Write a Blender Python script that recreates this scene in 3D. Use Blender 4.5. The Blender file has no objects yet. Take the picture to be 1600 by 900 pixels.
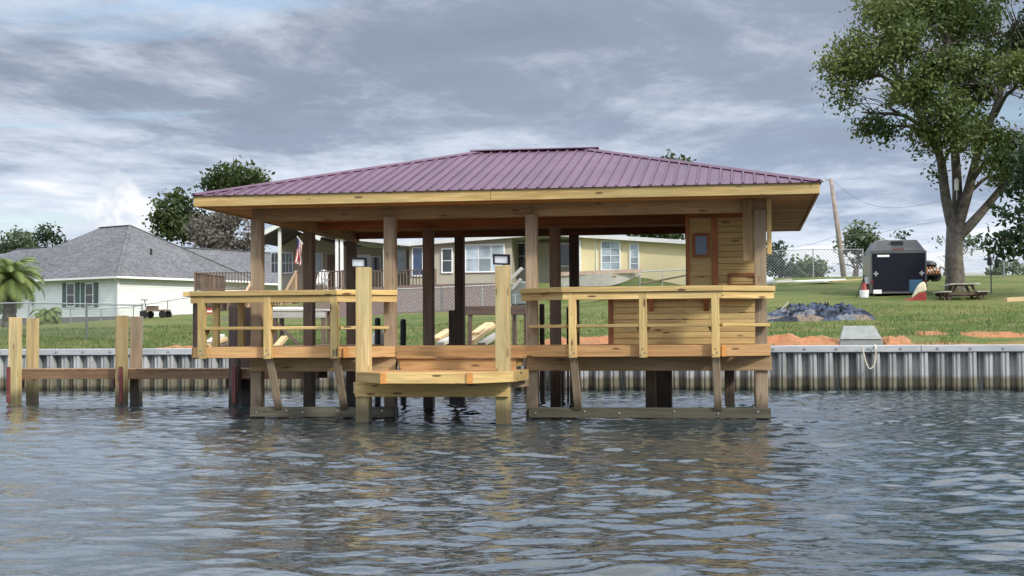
import bpy, bmesh, math, random
import numpy as np
from mathutils import Matrix, Vector, noise as mnoise

# ------------------------------------------------------------------ camera, sky, sun, exposure
scene = bpy.context.scene
COL = scene.collection
R = math.radians
F_PX, YAW, ROLL, CAM_Z, HOR = 2260.0, R(9.2), 0.0058, 1.38, 525.0
PITCH = math.atan((HOR - 450.0) / F_PX)
FWD = Vector((-math.sin(YAW) * math.cos(PITCH), math.cos(YAW) * math.cos(PITCH), math.sin(PITCH)))
R0 = Vector((math.cos(YAW), math.sin(YAW), 0.0))
U0 = R0.cross(FWD)
RGT = R0 * math.cos(ROLL) - U0 * math.sin(ROLL)
UPV = U0 * math.cos(ROLL) + R0 * math.sin(ROLL)
cam_d = bpy.data.cameras.new('camera'); cam = bpy.data.objects.new('camera', cam_d); COL.objects.link(cam)
cam_d.sensor_width = 36.0; cam_d.lens = F_PX / 1600.0 * 36.0; cam_d.clip_start = 0.1; cam_d.clip_end = 6000.0
cm = Matrix((RGT, UPV, -FWD)).transposed().to_4x4(); cm.translation = Vector((0, 0, CAM_Z))
cam.matrix_world = cm
scene.camera = cam
scene.render.engine = 'CYCLES'
scene.cycles.use_denoising = True
scene.cycles.max_bounces = 7
scene.cycles.transparent_max_bounces = 8
scene.view_settings.view_transform = 'Standard'
scene.view_settings.look = 'None'
scene.view_settings.exposure = 0.26
scene.view_settings.gamma = 1.0

SUN_AZ, SUN_EL = R(-38.0), R(36.0)          # direction to the sun: angle from +X, and elevation
TO_SUN = Vector((math.cos(SUN_AZ) * math.cos(SUN_EL), math.sin(SUN_AZ) * math.cos(SUN_EL), math.sin(SUN_EL)))
world = bpy.data.worlds.new('World'); scene.world = world; world.use_nodes = True
SKY_STRENGTH = 0.12

def make_world():
    nt = world.node_tree; nt.nodes.clear(); N = nt.nodes.new; L = nt.links.new
    def math_(op, a, b=None, c=None, clamp=False):
        n = N('ShaderNodeMath'); n.operation = op; n.use_clamp = clamp
        for i, v in enumerate((a, b, c)):
            if v is None: continue
            if isinstance(v, (int, float)): n.inputs[i].default_value = v
            else: L(v, n.inputs[i])
        return n.outputs[0]
    def mix(f, a, b):
        n = N('ShaderNodeMix'); n.data_type = 'RGBA'
        for s, v in ((n.inputs[0], f), (n.inputs[6], a), (n.inputs[7], b)):
            if isinstance(v, (int, float)): s.default_value = v
            elif isinstance(v, tuple): s.default_value = (*v, 1)
            else: L(v, s)
        return n.outputs[2]
    def sstep(v, a, b):
        n = N('ShaderNodeMapRange'); n.interpolation_type = 'SMOOTHSTEP'; L(v, n.inputs[0])
        n.inputs[1].default_value = a; n.inputs[2].default_value = b
        return n.outputs[0]
    sky = N('ShaderNodeTexSky'); sky.sky_type = 'NISHITA'; sky.sun_disc = False
    sky.sun_elevation = SUN_EL; sky.sun_rotation = math.pi / 2 - SUN_AZ
    sky.air_density = 1.0; sky.dust_density = 1.2; sky.ozone_density = 1.5
    sk = N('ShaderNodeVectorMath'); sk.operation = 'SCALE'; L(sky.outputs[0], sk.inputs[0]); sk.inputs[3].default_value = SKY_STRENGTH
    tc = N('ShaderNodeTexCoord'); sep = N('ShaderNodeSeparateXYZ'); L(tc.outputs['Generated'], sep.inputs[0])
    z = math_('MAXIMUM', sep.outputs[2], 0.0)
    zc = math_('ADD', z, 0.060)
    comb = N('ShaderNodeCombineXYZ'); L(math_('DIVIDE', sep.outputs[0], zc), comb.inputs[0]); L(math_('DIVIDE', sep.outputs[1], zc), comb.inputs[1])
    def noise(scale, detail, rough, off, dist=0.0, sc=(1, 1, 1)):
        mp = N('ShaderNodeMapping'); L(comb.outputs[0], mp.inputs[0]); mp.inputs[1].default_value = off; mp.inputs[3].default_value = sc
        n = N('ShaderNodeTexNoise'); L(mp.outputs[0], n.inputs[0]); n.inputs['Scale'].default_value = scale
        n.inputs['Detail'].default_value = detail; n.inputs['Roughness'].default_value = rough; n.inputs['Distortion'].default_value = dist
        return n.outputs[0]
    big = noise(0.30, 9, 0.60, (3.7, 1.9, 0), 0.25, (1, 0.62, 1))
    mid = noise(0.85, 9, 0.64, (9.1, 4.2, 0), 0.3, (0.9, 0.62, 1))
    fin = noise(2.6, 8, 0.66, (1.3, 7.7, 0), 0.3, (0.8, 0.62, 1))
    tone = math_('ADD', math_('MULTIPLY', big, 0.44), math_('ADD', math_('MULTIPLY', mid, 0.34), math_('MULTIPLY', fin, 0.22)))
    # the deck of cloud is thicker and greyer overhead, thin and pale towards the horizon
    low = sstep(z, 0.20, 0.03)
    # and made brighter again above the view, to lift the water and the fill
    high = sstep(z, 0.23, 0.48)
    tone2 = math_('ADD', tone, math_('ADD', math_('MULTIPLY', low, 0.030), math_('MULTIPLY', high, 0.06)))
    t1 = sstep(tone2, 0.440, 0.545)
    dark = mix(low, (0.265, 0.310, 0.400), (0.360, 0.450, 0.600))
    tex = N('ShaderNodeVectorMath'); tex.operation = 'SCALE'; L(dark, tex.inputs[0]); L(math_('ADD', 0.52, math_('ADD', math_('MULTIPLY', mid, 0.55), math_('MULTIPLY', fin, 0.42))), tex.inputs[3]); dark = tex.outputs[0]
    pale = mix(low, (0.57, 0.62, 0.71), (0.62, 0.69, 0.80))
    cloud = mix(t1, dark, pale)
    bright = sstep(tone2, 0.530, 0.600)
    cloud = mix(math_('MULTIPLY', bright, 0.85), cloud, (0.88, 0.90, 0.93))
    # thin gaps of blue
    gap = noise(0.62, 6, 0.55, (21.3, 14.8, 0), 0.6, (0.55, 1, 1))
    gapm = math_('MULTIPLY', sstep(gap, 0.52, 0.63), 0.8)
    col = mix(gapm, cloud, sk.outputs[0])
    # overcast brightens overhead; the gain above the view is raised to light the water
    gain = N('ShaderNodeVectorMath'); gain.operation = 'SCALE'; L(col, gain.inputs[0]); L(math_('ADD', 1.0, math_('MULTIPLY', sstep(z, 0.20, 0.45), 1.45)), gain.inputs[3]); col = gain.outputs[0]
    # one cumulus tower low over the houses
    nrm = N('ShaderNodeVectorMath'); nrm.operation = 'NORMALIZE'; L(tc.outputs['Generated'], nrm.inputs[0])
    nz = N('ShaderNodeTexNoise'); L(nrm.outputs[0], nz.inputs[0]); nz.inputs['Scale'].default_value = 42; nz.inputs['Detail'].default_value = 7; nz.inputs['Roughness'].default_value = 0.55
    def puff(px, py, r, sq):
        d = (FWD + RGT * ((px - 800) / F_PX) - UPV * ((py - 450) / F_PX)).normalized()
        v = N('ShaderNodeVectorMath'); v.operation = 'SUBTRACT'; L(nrm.outputs[0], v.inputs[0]); v.inputs[1].default_value = d
        s = N('ShaderNodeVectorMath'); s.operation = 'MULTIPLY'; L(v.outputs[0], s.inputs[0]); s.inputs[1].default_value = (1, 1, sq)
        ln = N('ShaderNodeVectorMath'); ln.operation = 'LENGTH'; L(s.outputs[0], ln.inputs[0])
        q = math_('ADD', math_('DIVIDE', ln.outputs['Value'], r), math_('MULTIPLY', math_('SUBTRACT', nz.outputs[0], 0.5), 1.3))
        return sstep(q, 1.05, 0.80)
    p1 = puff(192, 345, 0.022, 0.72); p2 = puff(215, 330, 0.0125, 0.9); p3 = puff(165, 375, 0.030, 1.0)
    pm = math_('MAXIMUM', p1, math_('MAXIMUM', p2, math_('MULTIPLY', p3, 0.55)))
    shade = sstep(nz.outputs[0], 0.40, 0.58)
    col = mix(math_('MULTIPLY', pm, 0.85), col, mix(shade, (0.62, 0.67, 0.76), (0.86, 0.86, 0.88)))
    # below the horizon: the same grey
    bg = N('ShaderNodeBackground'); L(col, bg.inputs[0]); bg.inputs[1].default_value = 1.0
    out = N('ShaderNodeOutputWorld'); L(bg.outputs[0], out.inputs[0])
make_world()
sun_d = bpy.data.lights.new('sun', 'SUN'); sun = bpy.data.objects.new('sun', sun_d); COL.objects.link(sun)
sun_d.energy = 2.8; sun_d.angle = R(5.0); sun_d.color = (1.0, 0.93, 0.82)
sun.rotation_euler = TO_SUN.to_track_quat('Z', 'Y').to_euler()

# ------------------------------------------------------------------ helpers
rnd = random.Random(7)
I4 = Matrix.Identity(4)
WM = {}                                    # world matrix of everything that parents something

def ray(px, py):
    return FWD + RGT * ((px - 800.0) / F_PX) - UPV * ((py - 450.0) / F_PX)
def at(px, py, Y):                         # the point of the sight line that lies Y metres out from the camera
    d = ray(px, py); return Vector((0, 0, CAM_Z)) + d * (Y / d.y)
def ax(px, Y, py=525): return at(px, py, Y).x
def az(px, py, Y): return at(px, py, Y).z

def attach(o, parent, world_m=None):
    w = world_m if world_m is not None else I4
    o.matrix_basis = w
    if parent is not None:
        o.parent = parent; o.matrix_parent_inverse = WM[parent].inverted()
    WM[o] = w
    COL.objects.link(o)
    return o
def tag(o, label=None, cat=None, group=None, kind=None):
    if label: o['label'] = label
    if cat: o['category'] = cat
    if group: o['group'] = group
    if kind: o['kind'] = kind
    return o
def thing(name, loc, label, cat, group=None):
    o = bpy.data.objects.new(name, None); o.empty_display_size = 0.2
    attach(o, None, Matrix.Translation(Vector(loc)))
    return tag(o, label, cat, group)
def node(name, parent):                    # a part that only gathers its pieces
    o = bpy.data.objects.new(name, None); o.empty_display_size = 0.1
    return attach(o, parent, WM[parent].copy())

class MB:
    """collects faces in world coordinates (through an optional matrix) and links them as ONE mesh object"""
    def __init__(s, M=None): s.v = []; s.f = []; s.mi = []; s.M = M; s.cur = 0
    def add(s, vs, fs):
        b = len(s.v)
        s.v += [(s.M @ Vector(p)) if s.M is not None else Vector(p) for p in vs]
        s.f += [tuple(i + b for i in f) for f in fs]; s.mi += [s.cur] * len(fs); return s
    def box(s, a, b):
        x0, y0, z0 = a; x1, y1, z1 = b
        return s.add([(x0,y0,z0),(x1,y0,z0),(x1,y1,z0),(x0,y1,z0),(x0,y0,z1),(x1,y0,z1),(x1,y1,z1),(x0,y1,z1)],
                     [(3,2,1,0),(4,5,6,7),(0,1,5,4),(1,2,6,5),(2,3,7,6),(3,0,4,7)])
    def bar(s, a, b, w, h, up=(0,0,1)):
        a = Vector(a); b = Vector(b); x = (b - a).normalized(); u = Vector(up)
        if abs(x.dot(u)) > 0.98: u = Vector((0, 1, 0))
        y = u.cross(x).normalized(); z = x.cross(y)
        vs = [p + y * sy * w / 2 + z * sz * h / 2 for p in (a, b) for sy, sz in ((-1,-1),(1,-1),(1,1),(-1,1))]
        return s.add(vs, [(0,3,2,1),(4,5,6,7),(0,1,5,4),(1,2,6,5),(2,3,7,6),(3,0,4,7)])
    def tube(s, pts, rad, n=6, cap=True):
        pts = [Vector(p) for p in pts]
        if not hasattr(rad, '__len__'): rad = [rad] * len(pts)
        vs = []; fs = []; prev = None
        for i, p in enumerate(pts):
            d = (pts[min(i+1, len(pts)-1)] - pts[max(i-1, 0)]).normalized()
            if prev is None:
                t = Vector((0,0,1)) if abs(d.z) < 0.9 else Vector((1,0,0))
                u = d.cross(t).normalized()
            else:
                u = (prev - d * prev.dot(d))
                u = u.normalized() if u.length > 1e-6 else d.orthogonal().normalized()
            prev = u; w = d.cross(u)
            for k in range(n):
                a = 2 * math.pi * k / n
                vs.append(p + (u * math.cos(a) + w * math.sin(a)) * rad[i])
        for i in range(len(pts) - 1):
            for k in range(n):
                a = i*n + k; b = i*n + (k+1) % n
                fs.append((a, b, b+n, a+n))
        if cap:
            fs.append(tuple(reversed(range(n)))); m = (len(pts)-1)*n; fs.append(tuple(range(m, m+n)))
        return s.add(vs, fs)
    def prism(s, poly, axis_vec):
        n = len(poly); a = Vector(axis_vec)
        vs = [Vector(p) for p in poly] + [Vector(p) + a for p in poly]
        fs = [tuple(reversed(range(n))), tuple(range(n, 2*n))] + [(i, (i+1) % n, (i+1) % n + n, i + n) for i in range(n)]
        return s.add(vs, fs)
    def ball(s, c, r, n=10, m=7, sc=(1,1,1)):
        vs = [(c[0], c[1], c[2] - r*sc[2])]; fs = []
        for j in range(1, m):
            t = math.pi * j / m - math.pi / 2
            for k in range(n):
                a = 2*math.pi*k/n
                vs.append((c[0]+r*sc[0]*math.cos(t)*math.cos(a), c[1]+r*sc[1]*math.cos(t)*math.sin(a), c[2]+r*sc[2]*math.sin(t)))
        vs.append((c[0], c[1], c[2]+r*sc[2])); top = len(vs)-1
        for k in range(n): fs.append((0, 1+(k+1) % n, 1+k)); fs.append((top, top-n+k, top-n+(k+1) % n))
        for j in range(m-2):
            for k in range(n):
                a = 1+j*n+k; b = 1+j*n+(k+1) % n; fs.append((a, b, b+n, a+n))
        return s.add(vs, fs)
    def build(s, name, mat, parent=None, origin=None, smooth=False, bevel=0.0, fixn=True):
        o0 = Vector(origin) if origin is not None else (WM[parent].translation.copy() if parent is not None else sum(s.v, Vector()) / len(s.v))
        me = bpy.data.meshes.new(name)
        me.from_pydata([p - o0 for p in s.v], [], s.f)
        for m in (mat if isinstance(mat, (list, tuple)) else [mat]): me.materials.append(MAT[m] if isinstance(m, str) else m)
        if isinstance(mat, (list, tuple)): me.polygons.foreach_set('material_index', s.mi)
        if fixn or bevel:
            bm = bmesh.new(); bm.from_mesh(me)
            if fixn: bmesh.ops.recalc_face_normals(bm, faces=bm.faces)
            if bevel: bmesh.ops.bevel(bm, geom=[e for e in bm.edges if len(e.link_faces) == 2 and e.calc_face_angle(0) > 0.5], offset=bevel, segments=1, affect='EDGES')
            bm.to_mesh(me); bm.free()
        if smooth: me.polygons.foreach_set('use_smooth', [True] * len(me.polygons))
        me.update()
        o = bpy.data.objects.new(name, me)
        return attach(o, parent, Matrix.Translation(o0))

_bc = {}
def board(name, a, b, w, h, mat, parent, up=(0,0,1), bev=0.006):
    """a sawn timber from a to b: its own object, length along local X (the grain), alike ones share a mesh"""
    a = Vector(a); b = Vector(b); L = (b - a).length; x = (b - a) / L; u = Vector(up)
    if abs(x.dot(u)) > 0.98: u = Vector((0, -1, 0))
    y = u.cross(x).normalized(); z = x.cross(y)
    key = (round(L, 3), round(w, 3), round(h, 3), mat, round(bev, 4))
    me = _bc.get(key)
    if me is None:
        me = bpy.data.meshes.new(name)
        bm = bmesh.new(); bmesh.ops.create_cube(bm, size=1.0)
        for v in bm.verts: v.co = Vector((v.co.x * L, v.co.y * w, v.co.z * h))
        if bev: bmesh.ops.bevel(bm, geom=list(bm.edges), offset=min(bev, min(w, h) * 0.25), segments=1, affect='EDGES')
        bm.to_mesh(me); bm.free(); me.materials.append(MAT[mat]); _bc[key] = me
    M = Matrix((x, y, z)).transposed().to_4x4(); M.translation = (a + b) / 2
    return attach(bpy.data.objects.new(name, me), parent, M)
def post(name, x, y, z0, z1, s, mat, parent, sy=None):
    return board(name, (x, y, z0), (x, y, z1), s, sy or s, mat, parent, up=(0, -1, 0))

def fast_mesh(name, verts, faces, mats, parent=None, origin=(0,0,0), smooth=False, mi=None):
    """large meshes from numpy arrays; faces: (n,3) or (n,4)"""
    verts = np.asarray(verts, np.float32) - np.asarray(origin, np.float32); faces = np.asarray(faces, np.int32)
    me = bpy.data.meshes.new(name); k = faces.shape[1]
    me.vertices.add(len(verts)); me.vertices.foreach_set('co', verts.ravel())
    me.loops.add(faces.size); me.loops.foreach_set('vertex_index', faces.ravel())
    me.polygons.add(len(faces)); me.polygons.foreach_set('loop_start', np.arange(0, faces.size, k, dtype=np.int32))
    if smooth: me.polygons.foreach_set('use_smooth', np.ones(len(faces), bool))
    for m in (mats if isinstance(mats, (list, tuple)) else [mats]): me.materials.append(MAT[m])
    if mi is not None: me.polygons.foreach_set('material_index', np.asarray(mi, np.int32))
    me.update(calc_edges=True); me.validate()
    return attach(bpy.data.objects.new(name, me), parent, Matrix.Translation(Vector(origin)))

# ------------------------------------------------------------------ materials
MAT = {}
class NT:
    def __init__(s, name):
        m = bpy.data.materials.new(name); m.use_nodes = True; MAT[name] = m; s.m = m; s.nt = m.node_tree; s.nt.nodes.clear()
        s.out = s.nt.nodes.new('ShaderNodeOutputMaterial'); s.b = s.nt.nodes.new('ShaderNodeBsdfPrincipled'); s.link(s.b.outputs[0], s.out.inputs[0])
    def link(s, a, b): s.nt.links.new(a, b)
    def n(s, t): return s.nt.nodes.new(t)
    def setv(s, sock, v):
        if isinstance(v, (int, float)): sock.default_value = v
        elif isinstance(v, tuple): sock.default_value = (*v, 1) if len(v) == 3 and len(sock.default_value) == 4 else v
        else: s.link(v, sock)
    def p(s, **k):
        for a, v in k.items():
            s.setv(s.b.inputs[{'col':'Base Color','rough':'Roughness','metal':'Metallic','spec':'Specular IOR Level','ior':'IOR','nrm':'Normal','trans':'Transmission Weight','coat':'Coat Weight','emi':'Emission Color','ems':'Emission Strength'}[a]], v)
        return s
    def coord(s, kind='Object', scale=(1,1,1), off=None, rand=False):
        tc = s.n('ShaderNodeTexCoord'); v = tc.outputs[kind] if kind != 'World' else s.n('ShaderNodeNewGeometry').outputs['Position']
        if rand:
            oi = s.n('ShaderNodeObjectInfo'); vm = s.n('ShaderNodeVectorMath'); vm.operation = 'SCALE'; vm.inputs[0].default_value = (37.0, 91.0, 53.0); s.link(oi.outputs['Random'], vm.inputs[3])
            ad = s.n('ShaderNodeVectorMath'); s.link(v, ad.inputs[0]); s.link(vm.outputs[0], ad.inputs[1]); v = ad.outputs[0]
        mp = s.n('ShaderNodeMapping'); s.link(v, mp.inputs[0]); mp.inputs[3].default_value = scale
        if off: mp.inputs[1].default_value = off
        return mp.outputs[0]
    def noise(s, vec, scale=1.0, detail=4, rough=0.55, dist=0.0):
        n = s.n('ShaderNodeTexNoise'); s.link(vec, n.inputs[0]); n.inputs['Scale'].default_value = scale; n.inputs['Detail'].default_value = detail
        n.inputs['Roughness'].default_value = rough; n.inputs['Distortion'].default_value = dist; return n.outputs[0]
    def voro(s, vec, scale=1.0, feat='F1', out='Distance'):
        n = s.n('ShaderNodeTexVoronoi'); n.feature = feat; s.link(vec, n.inputs[0]); n.inputs['Scale'].default_value = scale; return n.outputs[out]
    def rng(s, v, a, b, c=0.0, d=1.0, smooth=True):
        n = s.n('ShaderNodeMapRange'); n.interpolation_type = 'SMOOTHSTEP' if smooth else 'LINEAR'; s.link(v, n.inputs[0])
        for i, q in enumerate((a, b, c, d)): n.inputs[i+1].default_value = q
        return n.outputs[0]
    def mix(s, f, a, b, mode='MIX'):
        n = s.n('ShaderNodeMix'); n.data_type = 'RGBA'; n.blend_type = mode; s.setv(n.inputs[0], f); s.setv(n.inputs[6], a); s.setv(n.inputs[7], b); return n.outputs[2]
    def mth(s, op, a, b=0.0):
        n = s.n('ShaderNodeMath'); n.operation = op; s.setv(n.inputs[0], a); s.setv(n.inputs[1], b); return n.outputs[0]
    def rand(s): return s.n('ShaderNodeObjectInfo').outputs['Random']
    def bump(s, h, strength=0.3, dist=0.02, base=None):
        n = s.n('ShaderNodeBump'); n.inputs['Strength'].default_value = strength; n.inputs['Distance'].default_value = dist; s.link(h, n.inputs['Height'])
        if base is not None: s.link(base, n.inputs['Normal'])
        return n.outputs[0]
    def posz(s):
        g = s.n('ShaderNodeNewGeometry'); q = s.n('ShaderNodeSeparateXYZ'); s.link(g.outputs['Position'], q.inputs[0]); return q.outputs
    def val(s, col, f):                       # brightness varied by f (socket, around 1)
        h = s.n('ShaderNodeHueSaturation'); s.link(f, h.inputs['Value']); s.setv(h.inputs['Color'], col); return h.outputs[0]

def wood(name, c1, c2, knots=0.6, rough=0.72, wet=False, var=0.30, green=0.0, spread=1.0):
    t = NT(name)
    g = t.noise(t.coord('Object', (0.9, 13*spread, 13*spread), rand=True), 1.0, 6, 0.6, 0.6)
    fine = t.noise(t.coord('Object', (2.5, 70, 70), rand=True), 1.0, 3, 0.6)
    col = t.mix(t.rng(g, 0.32, 0.68), c1, c2)
    if green: col = t.mix(t.mth('MULTIPLY', t.rng(t.noise(t.coord('Object', (0.6, 2.2, 2.2), rand=True), 1.0, 3), 0.42, 0.72), green), col, (0.27, 0.29, 0.15))
    col = t.val(col, t.rng(fine, 0.25, 0.75, 0.80, 1.14))
    k = t.voro(t.coord('Object', (1.9, 8.0, 8.0), rand=True), 1.0)
    kr = t.noise(t.coord('Object', (3, 3, 3), rand=True), 4.0, 2)
    kd = t.mth('ADD', k, t.mth('MULTIPLY', kr, 0.10))
    if knots: col = t.mix(t.mth('MULTIPLY', t.rng(kd, 0.235, 0.150), knots), col, (0.085, 0.045, 0.022))
    col = t.val(col, t.rng(t.rand(), 0, 1, 1 - var, 1 + var, False))
    if wet:                                   # piles soaked and darkened near the water
        z = t.mth('ADD', t.posz()[2], t.mth('MULTIPLY', t.noise(t.coord('World', (6, 6, 1.5)), 1.0, 4), 0.22))
        col = t.mix(t.rng(z, 0.55, 0.26), col, t.mix(0.72, col, (0.030, 0.027, 0.020)))
        t.p(rough=t.rng(z, 0.50, 0.26, rough, 0.35))
    else: t.p(rough=rough)
    t.p(col=col, spec=0.3, nrm=t.bump(t.mth('ADD', g, t.mth('MULTIPLY', fine, 0.6)), 0.35, 0.004))
def plain(name, col, rough=0.6, metal=0.0, spec=0.4, var=0.12, scale=6.0, bump=0.0, rand=0.0):
    t = NT(name); n = t.noise(t.coord('Object', (scale,)*3, rand=True), 1.0, 5, 0.6)
    c = t.val(col, t.rng(n, 0.25, 0.75, 1 - var, 1 + var))
    if rand: c = t.val(c, t.rng(t.rand(), 0, 1, 1 - rand, 1 + rand, False))
    t.p(col=c, rough=rough, metal=metal, spec=spec)
    if bump: t.p(nrm=t.bump(n, bump, 0.02))
    return t

# fresh treated pine (rails, eaves), warmer pine (deck edges), weathered posts with darker copies for shaded rows and dark timber, red-brown stained boards
wood('pine', (0.57, 0.41, 0.170), (0.42, 0.28, 0.105), 0.9, green=0.30)
wood('pine_orange', (0.50, 0.290, 0.125), (0.37, 0.200, 0.080), 0.8, green=0.12)
wood('pine_post', (0.52, 0.40, 0.20), (0.38, 0.27, 0.12), 0.6, wet=True, green=0.45)
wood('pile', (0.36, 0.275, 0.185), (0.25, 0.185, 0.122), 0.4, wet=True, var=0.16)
wood('pile_shade', (0.26, 0.185, 0.140), (0.175, 0.120, 0.092), 0.3, wet=True, var=0.15)
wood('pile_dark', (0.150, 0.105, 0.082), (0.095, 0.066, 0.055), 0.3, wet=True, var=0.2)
wood('beam', (0.44, 0.305, 0.165), (0.32, 0.205, 0.103), 0.7, wet=True)
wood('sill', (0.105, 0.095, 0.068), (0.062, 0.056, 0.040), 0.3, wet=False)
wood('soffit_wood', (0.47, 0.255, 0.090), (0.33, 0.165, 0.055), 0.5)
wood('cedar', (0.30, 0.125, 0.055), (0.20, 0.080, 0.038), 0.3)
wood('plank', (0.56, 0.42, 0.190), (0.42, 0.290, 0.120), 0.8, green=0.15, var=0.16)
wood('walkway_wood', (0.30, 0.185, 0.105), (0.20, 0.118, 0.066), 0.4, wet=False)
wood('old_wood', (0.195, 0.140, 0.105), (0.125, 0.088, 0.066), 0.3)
wood('stair_wood', (0.45, 0.32, 0.20), (0.32, 0.22, 0.13), 0.3)
wood('lumber', (0.56, 0.42, 0.24), (0.40, 0.28, 0.14), 0.4, var=0.3)
wood('grey_lumber', (0.48, 0.46, 0.42), (0.35, 0.33, 0.30), 0.2, var=0.3)
plain('end_grain', (0.60, 0.27, 0.075), 0.7, var=0.2, scale=30)
plain('red_paint', (0.150, 0.040, 0.038), 0.55, var=0.35, scale=9)
plain('black', (0.012, 0.012, 0.014), 0.45)
plain('black_pipe', (0.010, 0.010, 0.013), 0.35)
plain('lamp_glass', (0.85, 0.86, 0.86), 0.12, spec=0.7, var=0.04)
plain('bolt', (0.42, 0.42, 0.40), 0.35, metal=0.8)
plain('white_plastic', (0.80, 0.80, 0.78), 0.4, var=0.06)
plain('white_trim', (0.78, 0.79, 0.77), 0.5, var=0.06)
plain('cream_trim', (0.66, 0.68, 0.62), 0.55, var=0.06)
plain('galv', (0.40, 0.42, 0.43), 0.4, metal=0.7)
plain('concrete', (0.215, 0.23, 0.215), 0.8, var=0.18, bump=0.3)
plain('box_metal', (0.19, 0.215, 0.20), 0.5, var=0.12)
plain('rope', (0.50, 0.46, 0.38), 0.9, var=0.2, scale=30)
plain('rubber', (0.015, 0.015, 0.015), 0.8)
plain('alu', (0.46, 0.47, 0.46), 0.42, metal=0.6, var=0.15); plain('hull', (0.50, 0.49, 0.45), 0.5, metal=0.1, var=0.12); plain('gunwale', (0.42, 0.31, 0.24), 0.7, var=0.2)
plain('dark_interior', (0.035, 0.035, 0.038), 0.8)
plain('curtain', (0.55, 0.57, 0.58), 0.9, var=0.1, scale=3)
plain('teal_door', (0.055, 0.16, 0.20), 0.5)
plain('flag_red', (0.42, 0.035, 0.045), 0.85); plain('flag_white', (0.74, 0.73, 0.71), 0.85); plain('flag_blue', (0.03, 0.04, 0.14), 0.85)
plain('trailer_black', (0.006, 0.006, 0.014), 0.55, spec=0.2, var=0.1)
plain('trailer_side', (0.062, 0.068, 0.070), 0.35, metal=0.3)
plain('trailer_roof', (0.095, 0.10, 0.10), 0.45, metal=0.3, var=0.15)
plain('light_red', (0.16, 0.012, 0.010), 0.3)
plain('orange_board', (0.30, 0.13, 0.05), 0.6, rand=0.3)
plain('boot_red', (0.24, 0.030, 0.028), 0.5); plain('boot_cream', (0.62, 0.56, 0.40), 0.6); plain('blue_panel', (0.03, 0.10, 0.17), 0.5)
plain('bark', (0.115, 0.100, 0.082), 0.9, var=0.45, scale=5, bump=0.8)
plain('bark_dark', (0.075, 0.062, 0.050), 0.9, var=0.4, scale=4, bump=0.8)
plain('pole_wood', (0.26, 0.215, 0.18), 0.85, var=0.25, scale=3)
plain('wire', (0.05, 0.05, 0.055), 0.6)
plain('brick', (0.22, 0.20, 0.19), 0.85, var=0.3, scale=5)
plain('shaded_wall', (0.40, 0.37, 0.29), 0.8, var=0.05)  # house walls lying in shade, the shade put into a duller colour
plain('roof_white', (0.60, 0.61, 0.60), 0.5, var=0.08, scale=2)

def mat_glass(name, col, rough=0.06):
    t = NT(name); n = t.noise(t.coord('Object', (0.8, 0.8, 0.8), rand=True), 1.0, 3)
    t.p(col=t.val(col, t.rng(n, 0.3, 0.7, 0.6, 1.5)), rough=rough, spec=0.8)
mat_glass('glass_dark', (0.035, 0.045, 0.055)); mat_glass('glass_pale', (0.30, 0.36, 0.40)); mat_glass('glass_blue', (0.025, 0.050, 0.11))

def roof_metal():
    t = NT('roof_metal'); n = t.noise(t.coord('World', (0.5, 0.5, 0.5)), 1.0, 4); st = t.noise(t.coord('World', (9, 0.5, 0.5)), 1.0, 3)
    c = t.val((0.112, 0.058, 0.092), t.rng(n, 0.3, 0.7, 0.88, 1.12)); c = t.val(c, t.rng(st, 0.3, 0.7, 0.86, 1.10)); c = t.val(c, t.rng(t.rand(), 0, 1, 0.95, 1.05, False))
    t.p(col=c, rough=0.45, metal=0.0, spec=0.12, coat=0.0); t.b.inputs['Coat Roughness'].default_value = 0.28
roof_metal()
def shingles(name, c1, c2):
    t = NT(name); v = t.voro(t.coord('Object', (1.1, 3.4, 3.4)), 3.0, out='Color'); n = t.noise(t.coord('Object', (1, 1, 1)), 5.0, 6, 0.7)
    big = t.noise(t.coord('Object', (0.35, 0.35, 0.35)), 1.0, 3)
    c = t.mix(t.rng(n, 0.35, 0.65), c1, c2); s = t.n('ShaderNodeSeparateColor'); t.link(v, s.inputs[0])
    c = t.val(c, t.rng(s.outputs[0], 0, 1, 0.72, 1.28, False)); c = t.val(c, t.rng(big, 0.3, 0.7, 0.9, 1.1))
    t.p(col=c, rough=0.9, spec=0.2, nrm=t.bump(s.outputs[0], 0.4, 0.03))
shingles('shingle', (0.096, 0.098, 0.105), (0.150, 0.152, 0.160))
def siding(name, col, var=0.05):
    t = NT(name); n = t.noise(t.coord('Object', (0.5, 0.5, 0.8)), 1.0, 4); f = t.noise(t.coord('Object', (2, 2, 30)), 1.0, 2)
    t.p(col=t.val(t.val(col, t.rng(n, 0.3, 0.7, 1-var, 1+var)), t.rng(f, 0.3, 0.7, 0.97, 1.03)), rough=0.6, spec=0.3)
siding('siding_mint', (0.72, 0.75, 0.715)); siding('siding_yellow', (0.72, 0.62, 0.37)); siding('shutter_green', (0.10, 0.14, 0.125), 0.1)
def pile_sheet():
    t = NT('sheet'); z = t.posz()[2]; w = t.coord('World', (3.0, 3.0, 0.7)); n = t.noise(w, 1.0, 5, 0.65)
    c = t.val((0.385, 0.395, 0.390), t.rng(n, 0.25, 0.75, 0.60, 1.22)); c = t.val(c, t.rng(t.rand(), 0, 1, 0.80, 1.12, False))
    zz = t.mth('ADD', z, t.mth('MULTIPLY', t.noise(t.coord('World', (5, 5, 3)), 1.0, 5, 0.7), 0.22))
    c = t.mix(t.mth('MULTIPLY', t.rng(zz, 0.52, 0.38), 0.85), c, (0.150, 0.130, 0.075))
    c = t.mix(t.mth('MULTIPLY', t.rng(zz, 0.27, 0.14), 0.9), c, (0.045, 0.043, 0.028))
    t.p(col=c, rough=0.6, spec=0.35)
pile_sheet()
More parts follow.
